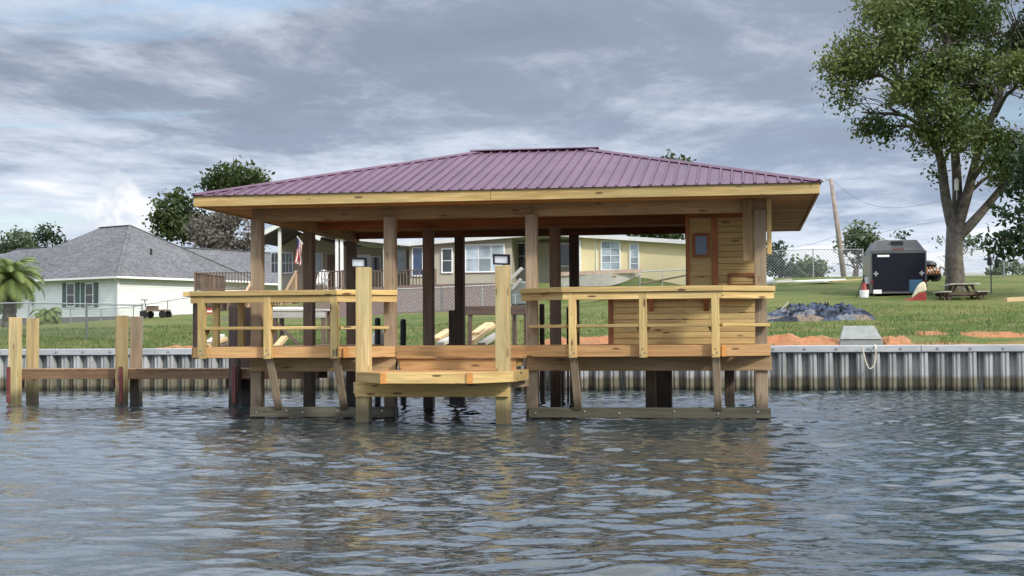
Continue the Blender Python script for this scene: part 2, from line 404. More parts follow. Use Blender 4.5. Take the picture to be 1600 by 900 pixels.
def cap_mat():
    t = NT('cap'); n = t.noise(t.coord('World', (0.8, 3, 3)), 1.0, 6, 0.65)
    t.p(col=t.val(t.val((0.385, 0.405, 0.42), t.rng(n, 0.25, 0.75, 0.75, 1.15)), t.rng(t.rand(), 0, 1, 0.9, 1.08, False)), rough=0.65, spec=0.3, nrm=t.bump(n, 0.2, 0.02))
cap_mat()
def lawn_mat():
    t = NT('lawn'); a = t.noise(t.coord('World', (0.16, 0.22, 0.2)), 1.0, 5, 0.6); b = t.noise(t.coord('World', (1.3, 1.3, 1.3)), 1.0, 6, 0.7); c = t.noise(t.coord('World', (14, 9, 9)), 1.0, 4, 0.7)
    col = t.mix(t.rng(a, 0.40, 0.60), (0.066, 0.102, 0.022), (0.118, 0.138, 0.038)); col = t.mix(t.mth('MULTIPLY', t.rng(b, 0.46, 0.70), 0.70), col, (0.215, 0.175, 0.075))
    col = t.val(col, t.rng(c, 0.25, 0.75, 0.60, 1.35))
    # bare red clay where the bank was dug behind the wall
    o = t.posz(); y = t.mth('ADD', o[1], t.mth('MULTIPLY', t.noise(t.coord('World', (0.8, 1.6, 1)), 1.0, 6, 0.65), 3.2))
    d = t.rng(y, 39.3, 38.5); xr = t.rng(o[0], -11.5, -9.0)
    col = t.mix(t.mth('MULTIPLY', d, xr), col, t.mix(t.rng(b, 0.3, 0.7), (0.36, 0.150, 0.070), (0.30, 0.180, 0.090)))
    # bare brown soil on the bank between the hill fence and the house
    lim = t.rng(t.mth('ADD', t.mth('ADD', o[0], t.mth('MULTIPLY', o[1], 0.169)), t.mth('MULTIPLY', b, 1.2)), 0.9, 0.3)
    fy = t.rng(t.mth('SUBTRACT', o[1], t.mth('MULTIPLY', o[0], 0.9)), 69.8, 70.6)
    col = t.mix(t.mth('MULTIPLY', lim, t.mth('MULTIPLY', fy, t.rng(o[0], -21.5, -18.5))), col, t.mix(t.rng(c, 0.3, 0.7), (0.150, 0.105, 0.085), (0.085, 0.060, 0.050)))
    t.p(col=col, rough=0.9, spec=0.15, nrm=t.bump(t.mth('ADD', c, b), 0.8, 0.06))
lawn_mat()
def clay():
    t = NT('clay'); a = t.noise(t.coord('World', (1.2, 1.2, 1.2)), 1.0, 6, 0.7); b = t.noise(t.coord('World', (7, 7, 7)), 1.0, 4, 0.7)
    t.p(col=t.val(t.mix(t.rng(a, 0.3, 0.7), (0.37, 0.150, 0.068), (0.30, 0.170, 0.088)), t.rng(b, 0.25, 0.75, 0.75, 1.2)), rough=0.95, spec=0.1, nrm=t.bump(b, 0.7, 0.05))
clay()
plain('mulch', (0.125, 0.085, 0.068), 0.95, var=0.4, scale=4, bump=0.6)
def tarp():
    t = NT('tarp'); b = t.noise(t.coord('Object', (5, 5, 5)), 1.0, 5, 0.6); w = t.noise(t.coord('Object', (2, 2, 2)), 1.0, 3, 0.6)
    v = t.voro(t.coord('Object', (1.5, 1.5, 5.0)), 1.0, out='Color'); s = t.n('ShaderNodeSeparateColor'); t.link(v, s.inputs[0])
    c = t.mix(t.rng(t.mth('ADD', s.outputs[0], w), 0.85, 1.0), (0.008, 0.011, 0.022), (0.045, 0.062, 0.100)); c = t.mix(t.rng(s.outputs[1], 0.80, 0.86), c, (0.12, 0.13, 0.145)); c = t.mix(t.rng(s.outputs[2], 0.90, 0.93), c, (0.17, 0.13, 0.10))
    c = t.val(c, t.rng(b, 0.3, 0.7, 0.7, 1.25))
    t.p(col=c, rough=0.55, spec=0.2)
tarp()
def leaf(name, c1, c2, c3, sc=0.35):
    t = NT(name); n = t.noise(t.coord('World', (sc,)*3), 1.0, 3, 0.6); f = t.noise(t.coord('World', (9, 9, 9)), 1.0, 2)
    c = t.mix(t.rng(n, 0.34, 0.66), c1, c2); c = t.mix(t.mth('MULTIPLY', t.rng(f, 0.5, 0.72), 0.55), c, c3)
    t.p(col=c, rough=0.55, spec=0.3)
    tr = t.n('ShaderNodeBsdfTranslucent'); t.link(c, tr.inputs[0]); mx = t.n('ShaderNodeMixShader'); mx.inputs[0].default_value = 0.30
    t.link(t.b.outputs[0], mx.inputs[1]); t.link(tr.outputs[0], mx.inputs[2]); t.link(mx.outputs[0], t.out.inputs[0])
leaf('leaf_big', (0.052, 0.094, 0.026), (0.122, 0.152, 0.042), (0.200, 0.200, 0.055))
leaf('leaf_dark', (0.022, 0.045, 0.020), (0.034, 0.060, 0.024), (0.060, 0.085, 0.030))
leaf('leaf_oak', (0.030, 0.055, 0.017), (0.060, 0.085, 0.022), (0.095, 0.105, 0.030))
leaf('leaf_far', (0.070, 0.105, 0.060), (0.100, 0.135, 0.065), (0.130, 0.150, 0.080))
leaf('leaf_pale', (0.085, 0.130, 0.050), (0.125, 0.165, 0.060), (0.170, 0.190, 0.080))
leaf('leaf_grey', (0.115, 0.105, 0.085), (0.165, 0.145, 0.118), (0.200, 0.180, 0.150), 0.8)
leaf('palm_leaf', (0.125, 0.180, 0.055), (0.200, 0.250, 0.080), (0.28, 0.31, 0.11), 1.5)
leaf('palm_dry', (0.23, 0.185, 0.125), (0.30, 0.25, 0.18), (0.20, 0.16, 0.11), 1.5)
leaf('blade', (0.066, 0.102, 0.022), (0.112, 0.138, 0.036), (0.18, 0.16, 0.06), 0.8)
def water_mat():
    t = NT('water_surface')
    n1 = t.noise(t.coord('World', (4.5, 8.5, 1)), 1.0, 3, 0.55, 0.4); n2 = t.noise(t.coord('World', (11, 19, 1), (3, 1, 0)), 1.0, 3, 0.55, 0.3)
    b1 = t.bump(n1, 0.20, 0.035); b2 = t.bump(n2, 0.10, 0.012, b1)
    t.p(col=(0.026, 0.036, 0.038), rough=0.025, ior=1.40, spec=0.5, nrm=b2)
water_mat()

# ------------------------------------------------------------------ setting: lawn, lake, seawall
SEA_Y = 36.3
def sm(x, a, b):
    t = max(0.0, min(1.0, (x - a) / (b - a))); return t * t * (3 - 2 * t)
def ground_z(x, y):
    t = max(0.0, min(y - SEA_Y, 80.0))
    A = 0.34 + 0.37 * sm(x, -37.0, -20.0) + 0.29 * sm(x, -9.0, -3.5)
    bank = 0.95 * sm(y, 61.0, 71.0) * sm(x, -24.0, -17.0) * (1 - sm(x, -7.0, -3.0))
    n = mnoise.noise(Vector((x * 0.35, y * 0.35, 3.1))) * 0.07 + mnoise.noise(Vector((x * 0.09, y * 0.09, 9.1))) * 0.16 * min(1.0, t / 12)
    return 1.00 + A * 0.1126 * t / (1 + t / 89.5) + bank + n * min(1.0, t / 1.5)
def build_lawn():
    xs = np.concatenate([[-1500, -400, -150], np.arange(-80, 40.01, 0.8), [80, 200, 500, 1500]])
    ys = np.concatenate([np.arange(SEA_Y + 0.12, 48, 0.4), np.arange(48, 120, 1.2), [135, 170, 250, 500, 1200, 3000]])
    V = [(x, y, ground_z(x, y)) for y in ys for x in xs]; nx = len(xs)
    Fq = [(j*nx+i, j*nx+i+1, (j+1)*nx+i+1, (j+1)*nx+i) for j in range(len(ys)-1) for i in range(nx-1)]
    o = fast_mesh('lawn', V, Fq, 'lawn', smooth=True); tag(o, kind='structure')
build_lawn()
def build_grass():
    g = np.random.default_rng(5); n = 40000
    y = SEA_Y + 0.2 + 12.0 * g.random(n) ** 1.7; x = -27 + 38 * g.random(n)
    keep = [not (xx > -9.5 and yy < 38.6 and mnoise.noise(Vector((xx*0.9, yy*1.3, 0))) < 0.25) for xx, yy in zip(x, y)]
    x = x[keep]; y = y[keep]; n = len(x)
    z = np.array([ground_z(a, b) for a, b in zip(x, y)]) - 0.01
    a = g.random(n) * 6.283; h = 0.05 + 0.10 * g.random(n) ** 2; w = 0.006 + 0.010 * g.random(n); l = g.normal(0, 0.04, (n, 2))
    base = np.stack([x, y, z], 1); dx = np.stack([np.cos(a)*w, np.sin(a)*w, 0*a], 1); tip = base + np.stack([l[:,0], l[:,1], h], 1)
    V = np.stack([base - dx, base + dx, tip], 1).reshape(-1, 3); Ft = np.arange(3*n).reshape(-1, 3)
    o = fast_mesh('grass', V, Ft, 'blade'); tag(o, 'short tufts of green grass on the bank above the seawall', 'grass', kind='stuff')
build_grass()

def build_water():
    g = np.random.default_rng(11)
    x0, x1, y0, y1, s, sy = -23.0, 9.0, 6.5, SEA_Y + 0.3, 0.066, 0.036
    xs = np.arange(x0, x1, s); ys = np.arange(y0, y1, sy); X, Y = np.meshgrid(xs, ys); Z = np.zeros_like(X)
    for i in range(110):
        lam = 0.15 * (1.9 / 0.15) ** g.random(); k = 2*math.pi/lam; th = R(-80) + g.normal(0, 0.62)
        amp = 0.0092 * lam ** 0.92 * (0.55 + 0.9 * g.random()) * (0.55 if lam > 1.6 else 1.0)
        ph = g.random()*6.283
        # waves come and go over the surface
        mod = 0.62 + 0.38*np.sin(X*(0.35*g.normal()) + Y*(0.35*g.normal()) + g.random()*6.283)
        q = k*(X*math.cos(th) + Y*math.sin(th)) + ph
        Z += amp * mod * 0.36 * (np.sin(q) + (0.25*np.sin(2*q + 1.2) if lam > .3 else 0.0))
    W_ = 1.0 + 0.22*np.sin(X*0.31 + Y*0.17 + 1.0)*np.sin(Y*0.42 - X*0.11) + 0.15*np.sin(X*0.9 - Y*0.5)*np.sin(Y*0.8 + X*.3 + 2); W_ *= 0.82 + 0.36 / (1 + np.exp(-(X + 6.5) / 1.6)); Z *= W_; sd = Z.std(); Z += 0.05 * (Z * Z / sd - sd)       # gusts and slicks
    e = np.minimum(np.minimum(X - x0, x1 - X), np.minimum(Y - y0, 9)) ; Z *= np.clip(e / 1.5, 0, 1)
    nx, ny = len(xs), len(ys)
    V = np.stack([X, Y, Z], -1).reshape(-1, 3)
    j, i = np.meshgrid(np.arange(ny-1), np.arange(nx-1), indexing='ij'); a = (j*nx + i).ravel()
    Fq = np.stack([a, a+1, a+nx+1, a+nx], 1)
    xe, ye = xs[-1], ys[-1]; b = len(V); B = 900.0
    V = np.concatenate([V, [(-B, -B, 0), (B, -B, 0), (B, y0, 0), (-B, y0, 0), (-B, ye, 0), (x0, ye, 0), (x0, y0, 0), (xe, y0, 0), (B, ye, 0), (xe, ye, 0)]])
    Fq = np.concatenate([Fq, [(b, b+1, b+2, b+3), (b+3, b+6, b+5, b+4), (b+7, b+2, b+8, b+9)]])
    o = fast_mesh('water', V, Fq, 'water_surface', smooth=True); tag(o, kind='structure')
build_water()

def build_seawall():
    t = thing('seawall', (-9, SEA_Y, 0), 'corrugated grey sheet pile seawall with bolted cap along the lawn', 'seawall')
    p = 0.376; prof = [(0, 0), (.045, 0), (.052, -.035), (.078, -.035), (.085, 0), (.140, 0), (.165, -.16), (.205, -.19), (.232, -.155), (.258, -.155), (.282, -.19), (.345, -.185), (.376, 0)]
    me = None
    x = -31.0; k = 0
    while x < 15.0:
        if me is None:
            b = MB(); z0, z1 = -0.8, 1.0; th = 0.012
            for (xa, ya), (xb, yb) in zip(prof, prof[1:]):
                b.add([(xa, ya, z0), (xb, yb, z0), (xb, yb, z1), (xa, ya, z1), (xa, ya+th, z0), (xb, yb+th, z0), (xb, yb+th, z1), (xa, ya+th, z1)],
                      [(0,1,2,3), (5,4,7,6), (3,2,6,7)])
            o = b.build('sheet_pile', 'sheet', t, origin=(0, 0, 0)); me = o.data
            o.matrix_basis = Matrix.Translation((x, SEA_Y, 0))
        else: attach(bpy.data.objects.new('sheet_pile', me), t, Matrix.Translation((x, SEA_Y + 0.035 * math.sin(k * 0.7) * math.sin(k * 2.9), 0)) @ Matrix.Rotation(R(0.35) * math.sin(k * 4.3), 4, 'Y'))
        x += p; k += 1
    x = -31.0
    while x < 15.0:
        c = board('cap_board', (x + 0.004, SEA_Y - 0.03, 1.02), (x + 3.9, SEA_Y - 0.03, 1.02), 0.42, 0.17, 'cap', t, bev=0.015)
        b = MB()
        for i in range(5):
            bx = x + 0.4 + i * 0.76
            b.tube([(bx, SEA_Y - 0.235, 1.03), (bx, SEA_Y - 0.265, 1.03)], 0.032, 6)
        b.build('bolt_row', 'galv', c)
        x += 3.905
    # plain wall on to either side, and the earth side closed
    for xa, xb in ((-400, -31.02), (15.02, 400)):
        MB().box((xa, SEA_Y - 0.1, -1), (xb, SEA_Y + 0.1, 1.09)).build('wall_run', 'sheet', t)
    MB().box((-31, SEA_Y + 0.02, -1), (15.0, SEA_Y + 0.14, 0.93)).build('wall_backing', 'concrete', t)
build_seawall()

# ------------------------------------------------------------------ the boathouse
ROW = (24.0, 27.0, 30.05)
XL, XR, YF, YB = -9.18, 1.16, 23.15, 31.50         # outer edges of the eaves
ZE, PITCH_R = 3.775, 0.273
DECK = 1.22
BH = thing('boathouse', (-4.0, 27.0, 0), 'timber boathouse standing in the lake under a burgundy ribbed metal hip roof', 'boathouse')

def build_roof():
    hd = (YB - YF) / 2
    roof = MB()
    zr = ZE + hd * PITCH_R - 0.03; ze = ZE - 0.03
    a, b, c, d = (XL+.03, YF+.03, ze), (XR-.03, YF+.03, ze), (XR-.03, YB-.03, ze), (XL+.03, YB-.03, ze); r1 = (XL+hd, YF+hd, zr); r2 = (XR-hd, YF+hd, zr)
    lo = [(p[0], p[1], p[2]-0.05) for p in (a, b, c, d)]
    roof.add([a, b, c, d, r1, r2] + lo, [(0,1,5,4), (1,2,5), (2,3,4,5), (3,0,4), (0,6,7,1), (1,7,8,2), (2,8,9,3), (3,9,6,0), (6,9,8,7)])
    roof = roof.build('roof', 'soffit_wood', BH)
    sp = 0.183
    def slope(P, L, depth, mapf):
        n = int(L / sp); off = (L - n * sp) / 2
        edges = [-off] + [i * sp for i in range(n + 1)]
        s = -0.02
        k = 0
        while s < L - 0.001:
            w = min(sp, L + 0.02 - s)
            if L + 0.02 - s - w < 0.03: w = L + 0.02 - s
            prof = [(0, 0.0), (0.010, 0.026), (0.034, 0.026), (0.044, 0.0), (w, 0.0)] if w > 0.06 else [(0, 0), (w, 0)]
            vs = []; fs = []
            for q, h in prof:
                ss = s + q; top = max(0.0, min(ss, L - ss, depth))
                vs += [mapf(ss, -0.035, h - 0.0035), mapf(ss, top, h)]
            for i in range(len(prof) - 1): fs.append((2*i, 2*i+2, 2*i+3, 2*i+1))
            # rib end and turned-down edge at the eave
            if len(prof) == 5: fs.append((0, 2, 4, 6))
            m = MB(); m.add(vs, fs); m.build('roof_panel', 'roof_metal', roof, fixn=False)
            s += w
    def fr(s, t, h): return (XL + s, YF + t, ZE + 0.006 + t * PITCH_R + h)
    def bk(s, t, h): return (XR - s, YB - t, ZE + 0.006 + t * PITCH_R + h)
    def lf(s, t, h): return (XL + t, YB - s, ZE + 0.006 + t * PITCH_R + h)
    def rt(s, t, h): return (XR - t, YF + s, ZE + 0.006 + t * PITCH_R + h)
    slope(None, XR - XL, hd, fr); slope(None, XR - XL, hd, bk); slope(None, YB - YF, hd, lf); slope(None, YB - YF, hd, rt)
    # folded caps over the hips and the ridge
    zt = ZE + hd * PITCH_R + 0.040
    def cap(name, p, q, w=0.10, drop=0.030):
        p = Vector(p); q = Vector(q); x = (q - p).normalized(); y = Vector((0,0,1)).cross(x).normalized(); m = MB()
        vs = []
        for e in (p, q): vs += [e + y*w - Vector((0,0,drop)), e + y*0.02 + Vector((0,0,0.006)), e - y*0.02 + Vector((0,0,0.006)), e - y*w - Vector((0,0,drop)),
                                e - y*w - Vector((0,0,drop+.008)), e - Vector((0,0,0.004)), e + y*w - Vector((0,0,drop+.008))]
        n = 7; m.add(vs, [(i, (i+1) % n, (i+1) % n + n, i+n) for i in range(n)] + [tuple(range(n)), tuple(range(n, 2*n))]); m.build(name, 'roof_metal', roof)
    for cx, cy, rx in ((XL, YF, XL+hd), (XR, YF, XR-hd), (XL, YB, XL+hd), (XR, YB, XR-hd)):
        cap('hip_cap', (cx, cy, ZE + 0.036), (rx, YF+hd, zt))
    cap('ridge_cap', (XL+hd-0.22, YF+hd, zt+0.012), (XR-hd+0.27, YF+hd, zt+0.012), 0.14, 0.026)
    # fascia boards and the soffit, board by board
    zf = ZE - 0.095
    for a, b in (((XL, YF), (-4.1, YF)), ((-4.096, YF), (XR, YF)), ((XL, YB), (XR, YB))):
        board('fascia_board', (a[0], a[1] + (0.02 if a[1] == YF else -0.02), zf), (b[0], b[1] + (0.02 if a[1] == YF else -0.02), zf), 0.04, 0.185, 'pine', BH)
    for x in (XL + 0.02, XR - 0.02):
        board('fascia_board', (x, YF + 0.042, zf), (x, YB - 0.042, zf), 0.04, 0.185, 'pine', BH)
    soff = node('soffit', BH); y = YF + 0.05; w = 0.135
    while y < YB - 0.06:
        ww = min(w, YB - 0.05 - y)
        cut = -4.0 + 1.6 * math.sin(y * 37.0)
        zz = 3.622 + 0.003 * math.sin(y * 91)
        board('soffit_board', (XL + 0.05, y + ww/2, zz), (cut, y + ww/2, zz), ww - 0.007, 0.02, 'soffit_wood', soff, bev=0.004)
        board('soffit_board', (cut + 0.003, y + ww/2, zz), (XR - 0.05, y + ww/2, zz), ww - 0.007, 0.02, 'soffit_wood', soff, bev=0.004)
        y += w
build_roof()

# posts: four across the front, three rows deep
PXA = [ax(402.5, ROW[0], 400), ax(610, ROW[0], 400), ax(831, ROW[0], 400), ax(1188, ROW[0], 400)]
PS = 0.192
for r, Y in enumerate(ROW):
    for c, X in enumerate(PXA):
        post('post', X, Y, -1.2, 3.42 if r < 2 else 3.60, PS, ('pile', 'pile_shade', 'pile_dark')[r], BH)  # rear rows are darker: shade under the roof put into the timber colour
def beams():
    zb = 3.50
    for a, b in zip((XL + 0.72, PXA[2] + 0.004), (PXA[2], XR - 0.80)):
        board('header_beam', (a, ROW[0] - PS/2 - 0.024 + 0.17, zb), (b, ROW[0] - PS/2 - 0.024 + 0.17, zb), 0.045, 0.225, 'beam', BH)
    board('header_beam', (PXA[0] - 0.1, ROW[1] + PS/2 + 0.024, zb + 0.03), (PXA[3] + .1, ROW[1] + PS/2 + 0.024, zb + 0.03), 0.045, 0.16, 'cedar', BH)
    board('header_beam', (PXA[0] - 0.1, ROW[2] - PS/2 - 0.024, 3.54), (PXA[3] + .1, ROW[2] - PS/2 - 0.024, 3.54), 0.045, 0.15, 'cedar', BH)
    for X in (PXA[0] + PS/2 + .024, PXA[3] - PS/2 - .024):
        board('side_beam', (X, ROW[0] + 0.12, zb), (X, ROW[2] + .12, zb), 0.045, 0.20, 'beam', BH)
    # timbers bolted to both sides of the corner post under the eave
    x3 = PXA[3]
    board('hanging_board', (x3 - PS/2 - 0.10, ROW[0] - 0.02, az(1170, 408, 24)), (x3 - PS/2 - 0.10, ROW[0] - 0.02, 3.60), 0.17, 0.05, 'beam', BH, up=(0,-1,0))
    board('hanging_board', (x3 + PS/2 + 0.05, ROW[0] - 0.07, az(1201, 398, 24)), (x3 + PS/2 + 0.05, ROW[0] - 0.07, 3.60), 0.075, 0.05, 'pine', BH, up=(0,-1,0))
    # girders under the floor and the sills at the water
    yb = ROW[0] - PS/2 - 0.025
    board('girder', (PXA[0] - 0.1, yb, 0.915), (PXA[1] + 0.12, yb, 0.915), 0.045, 0.24, 'beam', BH)
    board('girder', (PXA[2] - 0.08, yb, 0.915), (PXA[3] + 0.16, yb, 0.915), 0.045, 0.24, 'beam', BH)
    for xa, xb in ((PXA[0] - 0.08, PXA[1] + 0.10), (PXA[2] - 0.05, PXA[3] + 0.14)):
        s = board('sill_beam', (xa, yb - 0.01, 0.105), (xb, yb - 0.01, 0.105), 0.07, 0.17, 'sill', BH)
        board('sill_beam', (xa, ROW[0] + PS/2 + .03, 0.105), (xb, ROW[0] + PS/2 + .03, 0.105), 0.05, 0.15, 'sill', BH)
        m = MB(); n = 6
        for i in range(n):
            bx = xa + 0.12 + (xb - xa - 0.24) * i / (n - 1) + 0.1 * math.sin(i * 2.3)
            m.tube([(bx, yb - 0.044, 0.10 + 0.03*(i % 2)), (bx, yb - 0.062, 0.10 + 0.03*(i % 2))], 0.018, 6)
        m.build('bolt_row', 'bolt', s)
    for X in (PXA[3] - PS/2 - .03, PXA[0] + PS/2 + 0.03):
        board('floor_beam', (X, ROW[0], 0.93), (X, ROW[2] + .1, 0.93), 0.045, 0.22, 'pile_dark', BH)
    board('floor_beam', (PXA[0], ROW[1] - .13, 0.93), (PXA[1], ROW[1] - .13, 0.93), 0.045, 0.2, 'pile_dark', BH)
    # piles under the store room
    for px, Y, s, z in ((1017, 26.2, 0.185, 1.0), (1038, 27.6, 0.29, 1.0), (876, 31.6, 0.17, 1.15), (1140, 28.5, 0.19, 1.0)):
        post('pile', ax(px, Y, 600), Y, -1.2, z, s, 'pile' if px == 1017 else 'pile_dark', BH)
    for px, Y, s, z in ((847, 30.8, 0.10, az(847, 475, 30.8)), (887, 30.5, 0.045, az(887, 480, 30.5)), (709, 31.2, 0.19, az(709, 485, 31.2))):
        post('mooring_post', ax(px, Y, 520), Y, -1.2, z, s, 'pile_dark', BH)
beams()

# ---- decks with angled bays, their railings and braces
YD = 23.40
LB = [(ax(303, YD), YD), (ax(526, YD), YD), (PXA[1] + 0.10, ROW[0] - 0.12)]
RB = [(PXA[2] - 0.06, ROW[0] - 0.12), (ax(886, YD), YD), (ax(1124, YD), YD), (PXA[3] + 0.13, ROW[0] - 0.12)]
deck = node('deck', BH)
def deck_boards():
    y = YD + 0.02; w = 0.142
    while y < 26.0:
        yc = y + w/2; f = max(0.0, min(1.0, (yc - YD) / (ROW[0] - 0.12 - YD)))
        runs = []
        if yc < ROW[0] - 0.12:
            runs.append((LB[0][0] + .03, LB[1][0] + (LB[2][0] - LB[1][0]) * f - .03))
            runs.append((RB[1][0] + (RB[0][0] - RB[1][0]) * f + .03, RB[2][0] + (RB[3][0] - RB[2][0]) * f - .03))
        else: runs.append((LB[0][0] + .03, -4.0)); runs.append((-3.996, RB[3][0] - 0.02))
        for a, b in runs: board('deck_board', (a, yc, DECK - 0.019), (b, yc, DECK - 0.019), w - 0.006, 0.036, 'pine_orange', deck, bev=0.004)
        y += w
    while y < 30.2:                                     # side walks to either hand of the slip
        for a, b in ((LB[0][0] + .03, PXA[0] + 0.9), (PXA[3] - 2.9, RB[3][0] - .02)):
            board('deck_board', (a, y + w/2, DECK - 0.019), (b, y + w/2, DECK - 0.019), w - 0.006, 0.036, 'pine_orange', deck, bev=0.004)
        y += w
deck_boards()
def off(p, q, d):                                      # a segment moved outwards (towards the lake) by d
    p = Vector((*p, 0)); q = Vector((*q, 0)); n = Vector((q.y - p.y, -(q.x - p.x), 0)).normalized()
    return p + n * d, q + n * d
def corner(P, i, d):                                   # mitred offset of a polyline vertex
    def nrm(a, b): return Vector((b[1] - a[1], -(b[0] - a[0]))).normalized()
    p = Vector(P[i])
    if i == 0: n = nrm(P[0], P[1]); return p + n * d
    if i == len(P) - 1: n = nrm(P[-2], P[-1]); return p + n * d
    a, b = nrm(P[i-1], P[i]), nrm(P[i], P[i+1]); m = (a + b).normalized()
    return p + m * (d / max(0.5, m.dot(a)))
def mitred(name, P, d0, d1, z0, z1, mat, parent, gap=0.0015):
    for i in range(len(P) - 1):
        a0, b0, b1, a1 = corner(P, i, d0), corner(P, i+1, d0), corner(P, i+1, d1), corner(P, i, d1)
        x = (Vector((b0 - a0)).normalized()) * gap
        poly = [Vector((*(a0 + x), z0)), Vector((*(b0 - x), z0)), Vector((*(b1 - x), z0)), Vector((*(a1 + x), z0))]
        M = Matrix.Rotation(math.atan2(b0.y - a0.y, b0.x - a0.x), 4, 'Z'); c = sum(poly, Vector()) / 4; M = Matrix.Translation(c) @ M
        inv = M.inverted(); m = MB(); m.prism([inv @ p for p in poly], (0, 0, z1 - z0))
        o = m.build(name, mat, None, origin=(0, 0, 0), bevel=0.005)
        COL.objects.unlink(o); attach(o, parent, M)
ZC = 2.165
rail = node('railing', BH)
for P, posts in ((LB, (316, 419, 523)), (RB, (895, 1005, 1118))):
    PP = ([(P[0][0] - 0.0, P[0][1])] + P[1:])
    mitred('edge_board', PP, 0.0, 0.042, DECK - 0.185, DECK - 0.004, 'pine_orange', deck)
    mitred('top_rail', PP, -0.18, 0.20, ZC - 0.085, ZC, 'pine', rail)
    mitred('apron_board', PP, 0.125, 0.165, ZC - 0.205, ZC - 0.087, 'pine', rail)
    for px in posts:
        X = ax(px, YD - 0.1)
        rp = post('rail_post', X, YD - 0.105, DECK - 0.20, ZC - 0.087, 0.125, 'pine', rail)
        m = MB()
        for bx, bz in ((-.03, .05), (.03, .085), (.0, .15)): m.tube([(X + bx, YD - .166, DECK - .2 + bz), (X + bx, YD - .182, DECK - .2 + bz)], .013, 6)
        m.build('bolt_heads', 'bolt', rail)
    xs = [ax(px, YD - 0.1) for px in posts]
    stops = [xs[0], xs[1], xs[2]]
    for a, b in zip(stops, stops[1:]):
        board('foot_rail', (a + 0.065, YD - 0.07, 1.535), (b - 0.065, YD - 0.07, 1.535), 0.19, 0.052, 'pine', rail)
        for e, sg in ((a + 0.065, 1), (b - 0.065, -1)):
            MB().prism([(e, YD - 0.02, 1.514), (e + sg*0.06, YD - 0.02, 1.514), (e, YD - 0.02, 1.42)], (0, -0.04, 0)).build('bracket', 'pine', rail)
# foot rails of the angled ends
def foot(p, q): board('foot_rail', p, q, 0.17, 0.052, 'pine', rail)
foot((ax(530, YD), YD - 0.02, 1.535), (PXA[1] - 0.02, ROW[0] - 0.14, 1.535))
foot((PXA[2] + 0.02, ROW[0] - 0.14, 1.535), (ax(889, YD), YD - 0.02, 1.535))
foot((ax(1125, YD), YD - 0.02, 1.535), (PXA[3] + 0.10, ROW[0] - 0.14, 1.535))
# side rail of the left deck running back, with its corner post
side = [(LB[0][0], 26.0), LB[0]]
mitred('edge_board', side, 0.0, 0.042, DECK - 0.185, DECK - 0.004, 'pine_orange', deck)
mitred('top_rail', side, -0.18, 0.20, ZC - 0.084, ZC - 0.002, 'pine', rail)
post('rail_post', ax(306, YD) - 0.0, YD + 0.03, DECK - 0.20, ZC - 0.087, 0.10, 'pile_dark', rail)
for yy in (24.6, 25.9): post('rail_post', LB[0][0] - 0.06, yy, DECK - 0.2, ZC - 0.087, 0.11, 'pine', rail)
for px in (523, 419, 895, 1118):                         # raking struts from the deck edge back to the sills
    X = ax(px, YD - 0.05)
    board('brace', (X, YD + 0.02, DECK - 0.16), (X + 0.02, ROW[0] - PS/2 - 0.06, 0.16), 0.125, 0.06, 'pile', BH, up=(0, -1, 0.3))
# end grain of the edge boards at the corners
for px, Y in ((540, YD - 0.035), (1131, YD - 0.035)):
    MB().box((ax(px, Y) - 0.035, Y - 0.012, DECK - 0.184), (ax(px, Y) + 0.035, Y + 0.03, DECK - 0.006)).build('end_block', 'end_grain', deck)
# edge of the middle deck between the two bays, the step and the low landing
board('edge_board', (PXA[1] + 0.10, ROW[0] - 0.14, DECK - 0.095), (PXA[2] - 0.07, ROW[0] - 0.14, DECK - 0.095), 0.04, 0.18, 'pine_orange', deck)
step = node('step', BH)
sx0, sx1 = ax(627, 23.6), ax(808, 23.6)
for i in range(3): board('tread', (sx0 - 0.05, 23.50 + i*0.142, 1.03), (sx1 + 0.12, 23.50 + i*0.142, 1.03), 0.136, 0.036, 'pine_orange', step)
board('riser', (sx0, 23.50, 0.912), (sx1, 23.50, 0.912), 0.04, 0.19, 'pine_orange', step)
for X in (sx0 - .02, sx1 + .02): board('stringer', (X, 23.52, 0.945), (X, 24.0, 0.945), 0.04, 0.13, 'pine', step)
landing = node('landing', BH)
LZ = 0.825
LP = [(ax(560, 22.35), 22.35), (ax(597, 21.65), 21.65), (ax(737, 21.65), 21.65), (ax(798, 22.38), 22.38), (ax(822, 23.6), 23.6)]
mitred('edge_board', LP, 0.0, 0.042, LZ - 0.165, LZ + 0.002, 'pine', landing)
y = 21.655
while y < 24.0:
    yc = y + 0.07
    def lx(a, b): f = (min(max(yc, min(a[1], b[1])), max(a[1], b[1])) - a[1]) / (b[1] - a[1]); return a[0] + (b[0] - a[0]) * f
    def ends(q):                                         # board ends sawn to the slant of the landing
        yy = min(max(q, 21.65), 24.0); ys = [p[1] for p in LP[2:]]; xs = [p[0] for p in LP[2:]]
        fa = min(1, max(0, (yy - 21.65) / (22.35 - 21.65)))
        return LP[1][0] + (LP[0][0] - LP[1][0]) * fa + .01, float(np.interp(yy, ys, xs)) - .01
    (a0, b0), (a1, b1) = ends(y + .003), ends(y + .139)
    MB().prism([(a0, y + .003, LZ - .036), (b0, y + .003, LZ - .036), (b1, y + .139, LZ - .036), (a1, y + .139, LZ - .036)], (0, 0, .036)).build('landing_board', 'pine_orange', landing, bevel=.004)
    y += 0.142
for (px, Y) in ((599, 21.62), (734, 21.62)):
    MB().box((ax(px, Y) - 0.04, Y - 0.045, LZ - 0.164), (ax(px, Y) + 0.04, Y + 0.0, LZ + 0.001)).build('end_block', 'end_grain', landing)
LPX = [ax(568.5, 22.65), ax(786, 22.65)]
